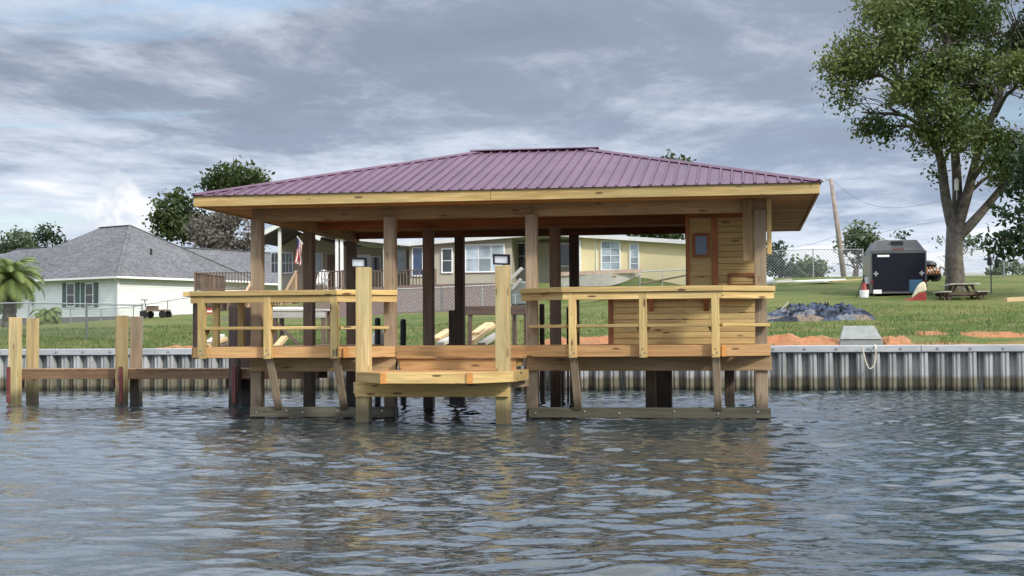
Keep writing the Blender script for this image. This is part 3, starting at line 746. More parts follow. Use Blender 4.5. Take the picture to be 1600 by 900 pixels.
for X in LPX: post('landing_post', X, 22.65, -1.2, az(570, 418, 22.65), 0.215, 'pine_post', landing)
board('landing_beam', (LPX[0] - 0.11, 22.515, 0.535), (LPX[1] + 0.11, 22.515, 0.535), 0.045, 0.225, 'pine', landing)
for X in LPX: board('landing_joist', (X - 0.13, 22.55, 0.56), (X - 0.13, 24.0, 0.56), 0.04, 0.18, 'pile', landing)
board('landing_joist', (PXA[2] - 0.05, ROW[0] - .15, 0.62), (ax(797, 23.2), 23.0, 0.62), 0.04, 0.16, 'pile', landing)

# ---- the store room at the right-hand end and the planked bar front beside it
WY = 25.25
room = node('store_room', BH)
wx0, wx1, wx2 = ax(953, WY), ax(1075, WY), ax(1193, WY)
dx0, dx1 = ax(1079, WY), ax(1114, WY)
ph = 0.107; z = DECK
zlow, ztop = 2.06, 3.60
while z < ztop - 0.02:
    h = min(ph, ztop - z)
    if z < zlow - 0.03:
        cut = wx0 + (wx2 - wx0) * (0.35 + 0.3 * ((int(z * 100) % 3) / 2))
        runs = [(wx0 + 0.05, cut), (cut + .003, wx2)]
        if z > DECK + 3 * ph: runs = [(wx0 + 0.05, wx1 - 0.005), (dx1 + 0.09, wx2)] if False else runs
    else: runs = [(dx1 + 0.08, wx2)]
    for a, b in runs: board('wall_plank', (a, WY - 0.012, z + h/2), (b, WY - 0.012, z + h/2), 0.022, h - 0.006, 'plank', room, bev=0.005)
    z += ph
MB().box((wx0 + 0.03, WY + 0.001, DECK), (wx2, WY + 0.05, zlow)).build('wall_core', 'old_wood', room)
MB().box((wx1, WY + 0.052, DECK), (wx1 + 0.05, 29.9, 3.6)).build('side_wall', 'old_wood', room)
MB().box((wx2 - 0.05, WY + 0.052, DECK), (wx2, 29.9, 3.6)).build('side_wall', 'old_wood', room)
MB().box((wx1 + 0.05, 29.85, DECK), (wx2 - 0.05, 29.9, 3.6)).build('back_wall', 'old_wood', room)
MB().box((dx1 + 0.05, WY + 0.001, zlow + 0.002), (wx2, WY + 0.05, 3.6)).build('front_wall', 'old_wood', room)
post('corner_board', wx0 + 0.02, WY - 0.035, DECK, zlow, 0.09, 'cedar', room, 0.03)
post('corner_board', wx1 + 0.01, WY - 0.035, zlow, 3.6, 0.07, 'cedar', room, 0.03)
post('corner_board', dx1 + 0.05, WY - 0.035, zlow, 3.6, 0.10, 'cedar', room, 0.03)
d = MB().box((dx0, WY - 0.02, zlow), (dx1, WY + 0.02, 3.45)).build('door', 'plank', room)
dwa, dwb = at(1087, 398, WY), at(1104, 369, WY)
MB().box((dwa.x, WY - 0.026, dwa.z), (dwb.x, WY - 0.0205, dwb.z)).build('door_pane', 'glass_blue', d)
for a, b in (((dwa.x - .03, dwa.z - .05), (dwa.x - .03, dwb.z + .05)), ((dwb.x + .03, dwa.z - .05), (dwb.x + .03, dwb.z + .05))):
    board('door_trim', (a[0], WY - 0.03, a[1]), (b[0], WY - 0.03, b[1]), 0.055, 0.02, 'cedar', d, up=(0,-1,0))
for zz in (dwa.z - .03, dwb.z + .03): board('door_trim', (dwa.x - .002, WY - 0.03, zz), (dwb.x + .002, WY - 0.03, zz), 0.02, 0.05, 'cedar', d)
board('head_board', (wx1 - 0.02, WY - 0.05, 3.50), (wx2, WY - 0.05, 3.50), 0.03, 0.2, 'cedar', room)
board('bar_top', (wx0 - 0.06, WY - 0.12, zlow + 0.02), (wx2, WY - 0.12, zlow + 0.02), 0.34, 0.04, 'pine', room)
for px in (1018, 1104):                                  # corbels under the bar top
    X = ax(px, WY - .05); m = MB()
    m.prism([(X - .04, WY - .024, zlow - 0.004), (X - .04, WY - .024, zlow - .27), (X - .04, WY - .06, zlow - .24), (X - .04, WY - .22, zlow - .004)], (0.08, 0, 0)); m.build('corbel', 'cedar', room)
fa, fb = at(1140, 446, WY), at(1181, 429, WY)             # small framed hatch above the bar
for a, b in (((fa.x, fb.z), (fb.x, fb.z)), ((fa.x, fa.z), (fb.x, fa.z))): board('hatch_trim', (a[0] - .03, WY - .034, a[1]), (b[0] + .03, WY - .034, b[1]), 0.02, 0.06, 'cedar', room)
for X in (fa.x, fb.x): board('hatch_trim', (X, WY - .034, fa.z + .032), (X, WY - .034, fb.z - .032), 0.06, 0.02, 'cedar', room, up=(0,-1,0))

# ---- things on the boathouse
def flood(px0, py0, px1, py1, Y, label):
    c = at((px0+px1)/2, (py0+py1)/2, Y); w = 0.285; h = 0.165
    t = thing('flood_light', (c.x, Y, c.z - 0.14), label, 'flood light', 'flood lights on the landing posts')
    M = Matrix.Translation(c) @ Matrix.Rotation(R(-18), 4, 'Z') @ Matrix.Rotation(R(8), 4, 'X') @ Matrix.Rotation(R(3), 4, 'Y')
    m = MB(M); e = 0.026
    m.box((-w/2, -0.02, -h/2), (w/2, 0.03, -h/2+e)); m.box((-w/2, -0.02, h/2-e), (w/2, 0.03, h/2)); m.box((-w/2, -0.02, -h/2+e), (-w/2+e, 0.03, h/2-e)); m.box((w/2-e, -0.02, -h/2+e), (w/2, 0.03, h/2-e))
    m.box((-w/2+e, 0.012, -h/2+e), (w/2-e, 0.03, h/2-e))
    for i in range(7): m.box((-w/2+.03+i*.034, .0302, -h/2+.02), (-w/2+.042+i*.034, .052, h/2-.02))
    m.build('housing', 'black', t)
    MB(M).box((-w/2+e, -0.008, -h/2+e), (w/2-e, 0.010, h/2-e)).build('lens', 'lamp_glass', t)
    b = MB(); b.bar((c.x + .03, Y + .03, c.z - h/2 + .01), (c.x + .05, Y + .06, c.z - 0.16), 0.03, 0.02); b.build('bracket', 'black', t)
flood(546, 402, 575, 419, 22.60, 'black framed flood light topping the landing post nearer the angled counter end')
flood(769, 397, 798, 414, 22.60, 'black framed flood light on landing post left of the bar deck')
for px, Y, py in ((590, 29.2, 496), (630, 29.4, 498)):
    X = ax(px, Y); zt = az(px, py, Y)
    t = MB(); t.tube([(X, Y, -1.0), (X, Y, zt - .05), (X, Y, zt - .012), (X, Y, zt)], [0.062, 0.062, 0.05, 0.02], 10)
    o = t.build('guide_pole', 'black_pipe', None, origin=(X, Y, 0), smooth=False)
    tag(o, 'black round guide pole crossing the white barrel' if px == 590 else 'black round guide pole standing alone above the lawn edge', 'guide pole', 'black guide poles')
X = ax(592, 29.6); t = thing('plastic_barrel', (X, 29.6, 1.2), 'white plastic barrel behind the angled end of the counter', 'barrel')
m = MB(); m.tube([(X, 29.6, 0.98), (X, 29.6, 1.0), (X, 29.6, 1.38), (X, 29.6, 1.47), (X, 29.6, 1.50)], [0.12, 0.15, 0.155, 0.12, 0.05], 16); m.build('drum', 'white_plastic', t, smooth=True)
m = MB(); m.tube([(X+.05, 29.6, 1.49), (X+.05, 29.6, 1.53)], 0.03, 8); m.build('bung', 'white_plastic', t)
MB().box((X - .3, 29.3, 0.9), (X + .5, 29.9, 0.98)).build('stand', 'pile_dark', t)

# ---- dark timber trestle on the bank behind the slip
Y = 34.6; xa, xb = ax(727, Y), ax(824, Y); zt = az(775, 478, Y); zb = az(775, 492, Y)
t = thing('timber_trestle', ((xa+xb)/2, Y, 0), 'dark timber trestle with a heavy crossbeam behind the landing', 'trestle')
board('crossbeam', (xa, Y, (zt+zb)/2), (xb, Y, (zt+zb)/2), 0.16, zt - zb, 'pile_dark', t)
board('leg', (ax(735, Y), Y, zb), (ax(730, Y), Y, -1.0), 0.09, 0.12, 'pile_dark', t, up=(0,-1,0))
board('leg', (ax(822, Y), Y, zb), (ax(822, Y), Y, -1.0), 0.09, 0.10, 'pile_dark', t, up=(0,-1,0))
board('leg', (ax(803, Y), Y + .1, zb), (ax(803, Y), Y + .1, -1.0), 0.035, 0.06, 'pile_dark', t, up=(0,-1,0))

# ------------------------------------------------------------------ the low walkway out to the boathouse
W = thing('walkway', (-12.0, 28.6, 0), 'low brown timber walkway on paired posts beside the boathouse', 'walkway')
WYF, WYB = 28.3, 29.0; WZ = 0.715
wxl, wxr = ax(32, WYF), PXA[0] - 0.2
board('edge_board', (wxl, WYF, WZ - 0.09), (wxr, WYF, WZ - 0.09), 0.045, 0.18, 'walkway_wood', W)
board('edge_board', (wxl, WYB - .1, WZ - 0.09), (wxr, WYB - .1, WZ - 0.09), 0.045, 0.18, 'walkway_wood', W)
wd = node('walkway_deck', W); x = wxl
while x < wxr - 0.1:
    board('deck_board', (x + .07, WYF - 0.03, WZ + 0.018), (x + .07, WYB - .07, WZ + 0.018), 0.135, 0.034, 'walkway_wood', wd, bev=0.004); x += 0.142
for i, (pf, pb, top) in enumerate(((24, 51, 496), (190.5, 213, 493), (367, 386, 478))):
    xf, xb_ = ax(pf, WYF - .13), ax(pb, WYB + .05)
    z1 = az(pf, top, WYF - .13)
    post('post', xf, WYF - 0.13, -1.2, z1, 0.20, ('pine_post', 'pine_post', 'pile_dark')[i], W); post('post', xb_, WYB + 0.05, -1.2, z1 - .01, 0.20, ('pine_post', 'pile', 'pile_dark')[i], W)  # last pair in dark timber, standing in for the shade it lies in
    board('cross_beam', (xb_ - 0.17, WYF - .03, WZ - 0.28), (xb_ - .17, WYB, WZ - 0.28), 0.045, 0.2, 'pile_dark', W)
    post('bumper_strip', xf + (-0.085 if i == 0 else 0.035), WYF - 0.255, 0.05, 0.80, 0.075, 'red_paint', W, 0.04)

# ------------------------------------------------------------------ houses
def hit(px, py, p0, n):                                  # where a sight line meets a wall plane
    d = ray(px, py); o = Vector((0, 0, CAM_Z)); return o + d * ((Vector(p0) - o).dot(n) / d.dot(n))
def laps(m, a, b, n, z0, z1, lap=0.17):
    """lapped siding between plan points a and b, outward normal n"""
    a = Vector((*a, 0)); b = Vector((*b, 0)); n = Vector((*n, 0)); z = z0
    while z < z1 - 1e-4:
        h = min(lap, z1 - z); lo = n * 0.028; hi = n * 0.004
        m.add([a + lo + Vector((0,0,z)), b + lo + Vector((0,0,z)), b + hi + Vector((0,0,z+h)), a + hi + Vector((0,0,z+h)), a + Vector((0,0,z)), b + Vector((0,0,z))], [(0,1,2,3), (4,5,1,0)])
        z += h
def window(parent, a, d, n, s0, s1, z0, z1, nx=2, nz=2, glass='glass_dark', frame='white_trim', fw=0.06, mw=0.03, depth=0.05):
    """a: plan origin, d: direction along the wall, n: outward normal; frame as part, each pane below it"""
    a = Vector((*a, 0)); d = Vector((*d, 0)).normalized(); n = Vector((*n, 0)).normalized()
    M = Matrix((d, -n, Vector((0,0,1)))).transposed().to_4x4(); M.translation = a
    m = MB(M); y0, y1 = -depth - 0.03, 0.0
    m.box((s0-fw, y0, z0-fw), (s1+fw, y1, z0)); m.box((s0-fw, y0, z1), (s1+fw, y1, z1+fw)); m.box((s0-fw, y0, z0), (s0, y1, z1)); m.box((s1, y0, z0), (s1+fw, y1, z1))
    for i in range(1, nx): x = s0 + (s1-s0)*i/nx; m.box((x-mw/2, y0+.012, z0), (x+mw/2, y1, z1))
    for j in range(1, nz):
        z = z0 + (z1-z0)*j/nz
        for i in range(nx):
            xa = s0 + (s1-s0)*i/nx + (mw/2 if i else 0); xb = s0 + (s1-s0)*(i+1)/nx - (mw/2 if i < nx-1 else 0); m.box((xa, y0+.014, z-mw/2), (xb, y1, z+mw/2))
    w = m.build('window', frame, parent)
    for i in range(nx):
        for j in range(nz):
            xa = s0 + (s1-s0)*i/nx + (mw/2 if i else 0); xb = s0 + (s1-s0)*(i+1)/nx - (mw/2 if i < nx-1 else 0)
            za = z0 + (z1-z0)*j/nz + (mw/2 if j else 0); zb = z0 + (z1-z0)*(j+1)/nz - (mw/2 if j < nz-1 else 0)
            MB(M).box((xa, -depth, za), (xb, -depth+.012, zb)).build('pane', glass, w)
    return w, M

def mint_house():
    c = at(185, 508, 85.0); zg = c.z; ze = az(185, 434, 85.0)
    ua, va = R(63.7), R(153.7); u = Vector((math.cos(ua), math.sin(ua), 0)); v = Vector((math.cos(va), math.sin(va), 0))
    H = thing('shingled_house', (c.x, c.y, zg), 'pale mint house with grey shingled hip roof and dark shutters', 'house')
    M = Matrix((u, v, Vector((0,0,1)))).transposed().to_4x4(); M.translation = Vector((c.x, c.y, 0))
    Wd, Ln = 11.0, 14.2
    P = lambda s, t: (M @ Vector((s, t, 0))).to_2d()
    zs = zg + 0.55
    m = MB(); laps(m, P(0, 0), P(Wd, 0), -v.to_2d(), zs, ze); m.build('side_wall', 'siding_mint', H, fixn=False)
    m = MB(); laps(m, P(0, Ln), P(0, 0), -u.to_2d(), zs, ze); m.build('front_wall', 'siding_mint', H, fixn=False)
    MB(M).box((0.02, 0.02, zg - 1.5), (Wd - .02, Ln - .02, ze)).build('wall_core', 'siding_mint', H)
    m = MB(M); m.box((-0.01, -0.01, zg - 1.5), (Wd, 0.015, zs)); m.box((-0.01, 0.015, zg - 1.5), (0.015, Ln, zs)); m.build('foundation', 'brick', H)
    # main hip roof, ridge running away to the left
    def hip(s0, s1, t0, t1, z0, rise, name, oh=0.5):
        s0 -= oh; s1 += oh; t0 -= oh; t1 += oh; w = min(s1 - s0, t1 - t0) / 2
        if s1 - s0 < t1 - t0: r1, r2 = ((s0+s1)/2, t0 + w), ((s0+s1)/2, t1 - w)
        else: r1, r2 = (s0 + w, (t0+t1)/2), (s1 - w, (t0+t1)/2)
        b = [(s0, t0), (s1, t0), (s1, t1), (s0, t1)]; m = MB(M)
        vs = [(*p, z0) for p in b] + [(*r1, z0 + rise), (*r2, z0 + rise)] + [(*p, z0 - 0.06) for p in b]
        tri = [(0,1,4), (1,2,5,4), (2,3,5), (3,0,4,5)] if s1 - s0 < t1 - t0 else [(0,1,5,4), (1,2,5), (2,3,4,5), (3,0,4)]
        m.add(vs, tri + [(0,6,7,1), (1,7,8,2), (2,8,9,3), (3,9,6,0), (6,9,8,7)])
        o = m.build(name, 'shingle', H)
        g = MB(M); e = 0.03
        for (a, b_) in ((b[0], b[1]), (b[1], b[2]), (b[2], b[3]), (b[3], b[0])): g.bar((a[0], a[1], z0 - 0.10), (b_[0], b_[1], z0 - 0.10), 0.10, 0.13)
        g.build('gutter', 'white_trim', o)
        c_ = MB(M); c_.bar((*r1, z0 + rise + .01), (*r2, z0 + rise + .01), 0.25, 0.05)
        for p, r in ((b[0], r1), (b[1], r1 if s1 - s0 < t1 - t0 else r2)): c_.bar((*p, z0 + .01), (*r, z0 + rise + .01), 0.22, 0.04)
        c_.build('ridge_shingles', 'shingle', o); return o
    r = hip(0, Wd, 0, Ln, ze + 0.12, 3.75, 'roof')
    hip(5.0, 26.0, 0.6, 8.5, ze + 0.05, 2.45, 'wing_roof')
    MB(M).box((11.02, 1.0, zg - 1.5), (25.5, 8.0, ze)).build('wing_wall', 'siding_mint', H)
    hip(1.8, 12.0, 11.0, 25.0, ze - 0.1, 3.0, 'wing_roof')
    MB(M).box((2.3, Ln + .01, zg - 1.5), (11.5, 24.5, ze - .15)).build('wing_wall', 'siding_mint', H)
    # windows with shutters on the front wall
    n = -u; p0 = Vector((c.x, c.y, 0))
    for xa, xb in ((106, 117), (135, 146)):
        q0, q1 = hit(xa, 460, p0, n), hit(xb, 460, p0, n); t0, t1 = sorted(((q0 - p0).dot(-v), (q1 - p0).dot(-v)))
        z0, z1 = hit(xa, 478, p0, n).z, hit(xa, 444, p0, n).z
        window(H, P(0, 0), (-v).to_2d(), n.to_2d(), t0, t1, z0, z1, 1, 2, 'glass_dark')
        for s0, s1 in ((t0 - 0.50, t0 - 0.10), (t1 + 0.10, t1 + 0.50)):
            Mw = Matrix((-v, u, Vector((0,0,1)))).transposed().to_4x4(); Mw.translation = p0
            sh = MB(Mw); sh.box((s0, -0.06, z0 - .08), (s1, 0, z1 + .08))
            for k in range(12): zz = z0 + (z1 - z0) * (k + .5) / 12; sh.box((s0 + .05, -0.075, zz - .03), (s1 - .05, -0.061, zz + .03))
            sh.build('shutter', 'shutter_green', H)
    # side window near the far end and the downpipe at the corner
    n2 = -v; a0 = (hit(309, 440, p0, n2) - p0).dot(u); a1 = (hit(318, 440, p0, n2) - p0).dot(u)
    window(H, P(0, 0), u.to_2d(), n2.to_2d(), a0, a1, hit(309, 458, p0, n2).z, hit(309, 440, p0, n2).z, 1, 1, 'glass_pale')
    pc = M @ Vector((-0.07, -0.07, 0)); d = MB(); d.bar((pc.x, pc.y, zg + .1), (pc.x, pc.y, ze - .3), 0.11, 0.09); d.bar((pc.x, pc.y, ze - .3), (pc.x - .1, pc.y - .35, ze), 0.09, 0.08); d.build('downpipe', 'white_trim', H)
    m = MB(M)
    for s in (-0.03,): m.box((s, s, zs), (0.05, 0.0, ze)); m.box((s, 0.0, zs), (0.0, 0.06, ze))
    m.build('corner_trim', 'white_trim', H)
    for s, t, k in ((2.0, -.3, .62), (8.5, -2.2, .2), (9.8, -2.4, .1)):
        pass
    b = MB(M); b.tube([(4.3, 2.0, ze + 1.5), (4.3, 2.0, ze + 2.1)], 0.07, 6); b.tube([(12.2, 0.2, ze + 1.2), (12.2, .2, ze + 2.0)], 0.07, 6); b.build('vent_pipe', 'black', r)
mint_house()

def railing_run(parent, a, b, h=0.95, step=0.16, mat='old_wood', newel=True):
    """posts, two rails and balusters between two deck points"""
    a = Vector(a); b = Vector(b); L = (b - a).length; n = max(1, int(L / 1.9))
    z = Vector((0, 0, 1))
    for k in range(n + (1 if newel else 0)): p = a + (b - a) * (k / n); board('rail_post', p, p + z * (h + .05), 0.10, 0.10, mat, parent, up=(0,-1,0), bev=0)
    board('hand_rail', a + z * h, b + z * h, 0.12, 0.045, mat, parent, bev=0); board('low_rail', a + z * .10, b + z * .10, 0.05, 0.07, mat, parent, bev=0)
    k = int(L / step)
    for i in range(1, k): p = a + (b - a) * (i / k); board('baluster', p + z * .135, p + z * (h - .02), 0.045, 0.04, mat, parent, up=(0,-1,0), bev=0)

def yellow_house():
    Y = 72.0; zg = 3.45
    X = lambda px, y=Y: ax(px, y, 420)
    H = thing('yellow_house', (X(850), Y, zg), 'low yellow house with a shallow white edged gable behind the boathouse', 'house')
    xe0, xap, xe1 = X(637), X(852), X(1150)
    zap, zl, zr_ = az(852, 362, Y), az(637, 379, Y), az(1075, 376, Y)
    zr1 = zap + (zr_ - zap) * (xe1 - xap) / (X(1075) - xap)
    # roof slab with front overhang
    m = MB(); th = 0.20
    for (xa, za), (xb, zb) in (((xe0 - .3, zl - .03), (xap, zap)), ((xap, zap), (xe1, zr1))):
        m.add([(xa, Y - .45, za), (xb, Y - .45, zb), (xb, Y + 13, zb), (xa, Y + 13, za), (xa, Y - .45, za - th), (xb, Y - .45, zb - th), (xb, Y + 13, zb - th), (xa, Y + 13, za - th)],
              [(0,1,2,3), (7,6,5,4), (0,4,5,1), (2,6,7,3), (3,7,4,0), (1,5,6,2)])
    m.build('roof', 'roof_white', H)
    def ztop(x): return (zl + (zap - zl) * (x - xe0) / (xap - xe0) if x < xap else zap + (zr1 - zap) * (x - xap) / (xe1 - xap)) - th - 0.005
    def wall(name, pa, pb, y, mat, siding=True):
        a, b = X(pa, y), X(pb, y); m = MB()
        m.prism([(a, y, zg - 2), (b, y, zg - 2), (b, y, ztop(b)), (a, y, ztop(a))], (0, 0.12, 0)); return m.build(name, mat, H)
    wall('wall', 905, 1150, Y, 'siding_yellow'); wall('wall', 640, 800, Y, 'shaded_wall'); wall('recess_wall', 770, 935, Y + 2.2, 'shaded_wall')
    MB().box((X(905), Y + .12, zg - 2), (X(905) + .12, Y + 2.2, ztop(X(905)))).build('return_wall', 'shaded_wall', H)
    MB().box((X(800) - .12, Y + .12, zg - 2), (X(800), Y + 2.2, ztop(X(800)))).build('return_wall', 'shaded_wall', H)
    for xa, xb in ((X(1075) - 1, xe1),): MB().box((xb - .12, Y + .12, zg - 2), (xb, Y + 12, ztop(xb))).build('side_wall', 'siding_yellow', H)
    MB().box((X(640), Y + .12, zg - 2), (X(640) + .12, Y + 12, ztop(X(640)))).build('side_wall', 'shaded_wall', H)
    def win(px0, py0, px1, py1, nx, nz, g, y=Y, frame='white_trim', fw=.07):
        return window(H, (X(px0, y), y), (1, 0), (0, -1), 0, X(px1, y) - X(px0, y), az(px0, py1, y), az(px0, py0, y), nx, nz, g, frame, fw)
    win(941, 378, 968, 421, 2, 4, 'glass_pale'); win(986, 382, 997, 422, 1, 4, 'glass_pale')
    win(729, 384, 787, 424, 3, 2, 'glass_pale'); win(797, 381, 822, 420, 2, 2, 'glass_dark', Y + 2.2); win(875, 382, 896, 415, 1, 1, 'glass_dark', Y + 2.2)
    win(646, 388, 660, 430, 1, 1, 'glass_blue', Y); win(692, 390, 706, 425, 1, 2, 'glass_dark', Y)
    # soffit end and downpipe at the yellow corner
    d = MB(); d.bar((X(907), Y - .06, ztop(X(907)) - .1), (X(907), Y - .06, zg), 0.08, 0.08); d.build('downpipe', 'white_trim', H)
    d = MB(); d.bar((X(905), Y - .02, zg - 1), (X(905), Y - .02, ztop(X(905))), 0.10, 0.05); d.bar((X(932), Y - .02, zg - 1), (X(932), Y - .02, ztop(X(932))), 0.06, 0.04); d.build('corner_trim', 'cream_trim', H)
    MB().box((X(770), Y + 0.4, zg - 2), (X(935), Y + 2.2, zg + .02)).build('terrace_slab', 'concrete', H)

    # ---- porch wing to the left: pale roof edge, gabled porch, dark shaded wall, raised deck
    y1 = Y + 3.6; za, zb = az(512, 366, Y), zl - 0.06
    P = thing('porch', (X(500), Y, 2.8), 'shaded porch with gabled end, pale posts and raised brown deck', 'porch')
    m = MB(); m.add([(X(505), Y - .6, za), (xe0 + .25, Y - .6, zb), (xe0 + .25, Y + 9, zb), (X(505), Y + 9, za), (X(505), Y - .6, za - .16), (xe0 + .25, Y - .6, zb - .16), (xe0 + .25, Y + 9, zb - .16), (X(505), Y + 9, za - .16)],
              [(0,1,2,3), (7,6,5,4), (0,4,5,1), (2,6,7,3), (3,7,4,0), (1,5,6,2)]); m.build('roof', 'roof_white', P)
    m = MB(); ga, gb, gc = X(398), X(450), X(506); zga, zgb = az(398, 373, Y), az(450, 346, Y)
    m.add([(ga, Y - .6, zga), (gb, Y - .6, zgb), (gc, Y - .6, zga), (ga, Y + 9, zga), (gb, Y + 9, zgb), (gc, Y + 9, zga)] + [(ga, Y - .6, zga - .18), (gb, Y - .6, zgb - .18), (gc, Y - .6, zga - .18), (ga, Y + 9, zga - .18), (gb, Y + 9, zgb - .18), (gc, Y + 9, zga - .18)],
          [(0,1,4,3), (1,2,5,4), (6,9,10,7), (7,10,11,8), (0,6,7,1), (1,7,8,2), (0,3,9,6), (2,8,11,5)]); m.build('gable_roof', 'shingle', P)
    g = MB(); g.bar((ga, Y - .63, zga - .10), (gb, Y - .63, zgb - .10), 0.05, 0.22); g.bar((gb, Y - .63, zgb - .10), (gc, Y - .63, zga - .10), 0.05, 0.22); g.build('barge_board', 'cream_trim', P)
    m = MB(); m.prism([(X(405), y1, 1.0), (X(642), y1, 1.0), (X(642), y1, zb - .17), (gc, y1, zga - .19), (gb, y1, zgb - .19), (X(405), y1, zga - .19)], (0, .15, 0)); m.build('wall', 'shaded_wall', P)
    zd = az(500, 455, Y)
    def win2(px0, py0, px1, py1, nx, nz, g): window(P, (X(px0, y1), y1), (1, 0), (0, -1), 0, X(px1, y1) - X(px0, y1), az(px0, py1, y1), az(px0, py0, y1), nx, nz, g)
    win2(425, 396, 440, 426, 3, 2, 'glass_dark'); win2(442, 396, 457, 426, 3, 2, 'glass_dark'); win2(491, 397, 503, 425, 1, 1, 'glass_pale')
    win2(555, 400, 578, 424, 1, 1, 'glass_pale'); win2(582, 402, 594, 424, 1, 1, 'glass_dark'); win2(618, 390, 634, 426, 1, 2, 'glass_pale')
    MB().box((X(512, y1), y1 - .05, zd), (X(530, y1), y1 - .001, zd + 2.1)).build('door', 'old_wood', P)
    for px in (440,): post('porch_post', X(px), Y - .3, zd, zgb - .35, 0.15, 'cream_trim', P)
    for px in (530, 537.5): post('porch_post', X(px), Y - .4, zg - 2, za - .10, 0.15, 'white_trim', P)
    post('porch_post', X(603), Y - .3, zd, zb - .05, 0.12, 'cream_trim', P)
    dk = node('raised_deck', P)
    x0, x1 = X(322), X(690)
    MB().box((x0, Y - 1.5, zd - .25), (x1, y1 - .06, zd)).build('floor', 'old_wood', dk)
    for px in (325, 372, 420, 470, 520, 570, 615, 650, 688): post('deck_post', X(px), Y - 1.4, 0.8, zd - .251, 0.14, 'old_wood', dk)
    railing_run(dk, (x0, Y - 1.5, zd), (X(416), Y - 1.5, zd)); railing_run(dk, (X(478), Y - 1.5, zd), (x1, Y - 1.5, zd))
    railing_run(dk, (x0, Y - 1.45, zd), (x0, y1 - 1, zd))
    MB().box((x0, Y - 1.2, 0.6), (x1, Y - 1.1, zd - .26)).build('skirting', 'mulch', dk)
    # newer stair with pale rails coming forward from the gap
    st = node('stair', P); sa, sb = X(418), X(476)
    for i in range(8):
        zz = zd - 0.18 * (i + 1); yy = Y - 1.5 - 0.29 * (i + 1)
        board('tread', (sa, yy + .14, zz), (sb, yy + .14, zz), 0.28, 0.04, 'stair_wood', st, bev=0)
    yl = Y - 1.5 - 0.29 * 8.2; zl_ = zd - 0.18 * 8.2
    for xs in (sa - .03, sb + .03):
        board('stringer', (xs, Y - 1.55, zd - .12), (xs, yl, zl_ - .12), 0.05, 0.26, 'stair_wood', st, bev=0)
        board('hand_rail', (xs, Y - 1.55, zd + .95), (xs, yl, zl_ + .95), 0.12, 0.06, 'stair_wood', st, bev=0)
        for yy, zz in ((yl, zl_), (Y - 1.6, zd)): post('rail_post', xs, yy, zz - .6, zz + 1.0, 0.11, 'stair_wood', st)
        for i in range(1, 9): q = i / 9; p = Vector((xs, Y - 1.55, zd)).lerp(Vector((xs, yl, zl_)), q); board('baluster', p + Vector((0,0,.05)), p + Vector((0,0,.93)), .04, .04, 'stair_wood', st, up=(0,-1,0), bev=0)
    railing_run(st, (sa - .03, yl - .02, zl_ - .02), (sb + .03, yl - .02, zl_ - .02), 0.95, 0.14, 'stair_wood')
    # things on the deck: flag, chair, planter
    f0, f1 = at(464, 369, Y - .5), at(473, 381, Y - .5)
    Fg = thing('flag', f0, 'red white and blue striped flag drooping from an angled pole', 'flag')
    MB().tube([(f1.x + .12, f1.y + .35, f1.z - .25), f1, f0], 0.022, 6).build('flag_pole', 'white_trim', Fg)
    m = MB(); nu, nv = 26, 16; vs = []
    for j in range(nv + 1):
        for i in range(nu + 1):
            s = i / nu; t_ = j / nv
            e = f0.lerp(f1, s * .95)
            drop = 1.25 * t_
            vs.append((e.x - .02 + .13 * math.sin(s * 9 + t_ * 2.2) * t_ - 0.10 * t_ * (1 - s) + .22 * t_ * (s - .5) * -0.6, e.y + .12 * math.cos(s * 11 + t_) * t_, e.z - drop - .05 * math.sin(s * 7)))
    for j in range(nv):
        for i in range(nu):
            k = j * (nu + 1) + i
            m.cur = 2 if (j < nv * .42 and i < nu * .5) else (0 if (i // 2) % 2 == 0 else 1)
            m.add([vs[k], vs[k+1], vs[k+nu+2], vs[k+nu+1]], [(0,1,2,3)])
    m.build('cloth', ['flag_red', 'flag_white', 'flag_blue'], Fg, smooth=True, fixn=False)
    c = at(499, 455, Y - .7); C = thing('deck_chair', (c.x, c.y, zd), 'small white slatted chair on the raised porch deck', 'chair')
    for i in range(5): MB().bar((c.x - .28 + i*.02, c.y - .2 + i*.1, zd + .40 - i*.03), (c.x + .28 + i*.02, c.y - .2 + i*.1, zd + .40 - i*.03), .085, .02).build('seat_slat', 'white_plastic', C)
    for i in range(5): MB().bar((c.x - .22 + i*.11, c.y + .25, zd + .3), (c.x - .16 + i*.12, c.y + .55, zd + 1.0 + .05 * (2 - abs(i-2))), .09, .02, (0,-1,0)).build('back_slat', 'white_plastic', C)
    for sx in (-.3, .34):
        MB().bar((c.x + sx, c.y - .25, zd), (c.x + sx, c.y - .25, zd + .6), .07, .04).build('leg', 'white_plastic', C); MB().bar((c.x + sx, c.y + .3, zd), (c.x + sx, c.y + .3, zd + .55), .07, .04).build('leg', 'white_plastic', C)
        MB().bar((c.x + sx, c.y - .32, zd + .61), (c.x + sx, c.y + .45, zd + .58), .12, .025).build('arm', 'white_plastic', C)
    # wire-sided ramp rail in front of the yellow wing
    ya = 62.0; Q = thing('ramp_rail', (X(1035, ya), ya, 3.0), 'thin metal handrail climbing along a ramp by the yellow wall', 'handrail')
    for px, p0, p1 in ((1000, 425, 448), (1035, 423, 440), (1072, 421, 436)):
        a, b = at(px, p0, ya), at(px, p1, ya); MB().tube([b - Vector((0,0,.5)), a], 0.025, 6).build('rail_post', 'galv', Q)
    MB().tube([at(985, 425.5, ya), at(1078, 421, ya)], 0.028, 6).build('top_rail', 'galv', Q)
    MB().tube([at(1000, 444, ya), at(1078, 429, ya)], 0.045, 6).build('ramp_edge', 'old_wood', Q)
yellow_house()

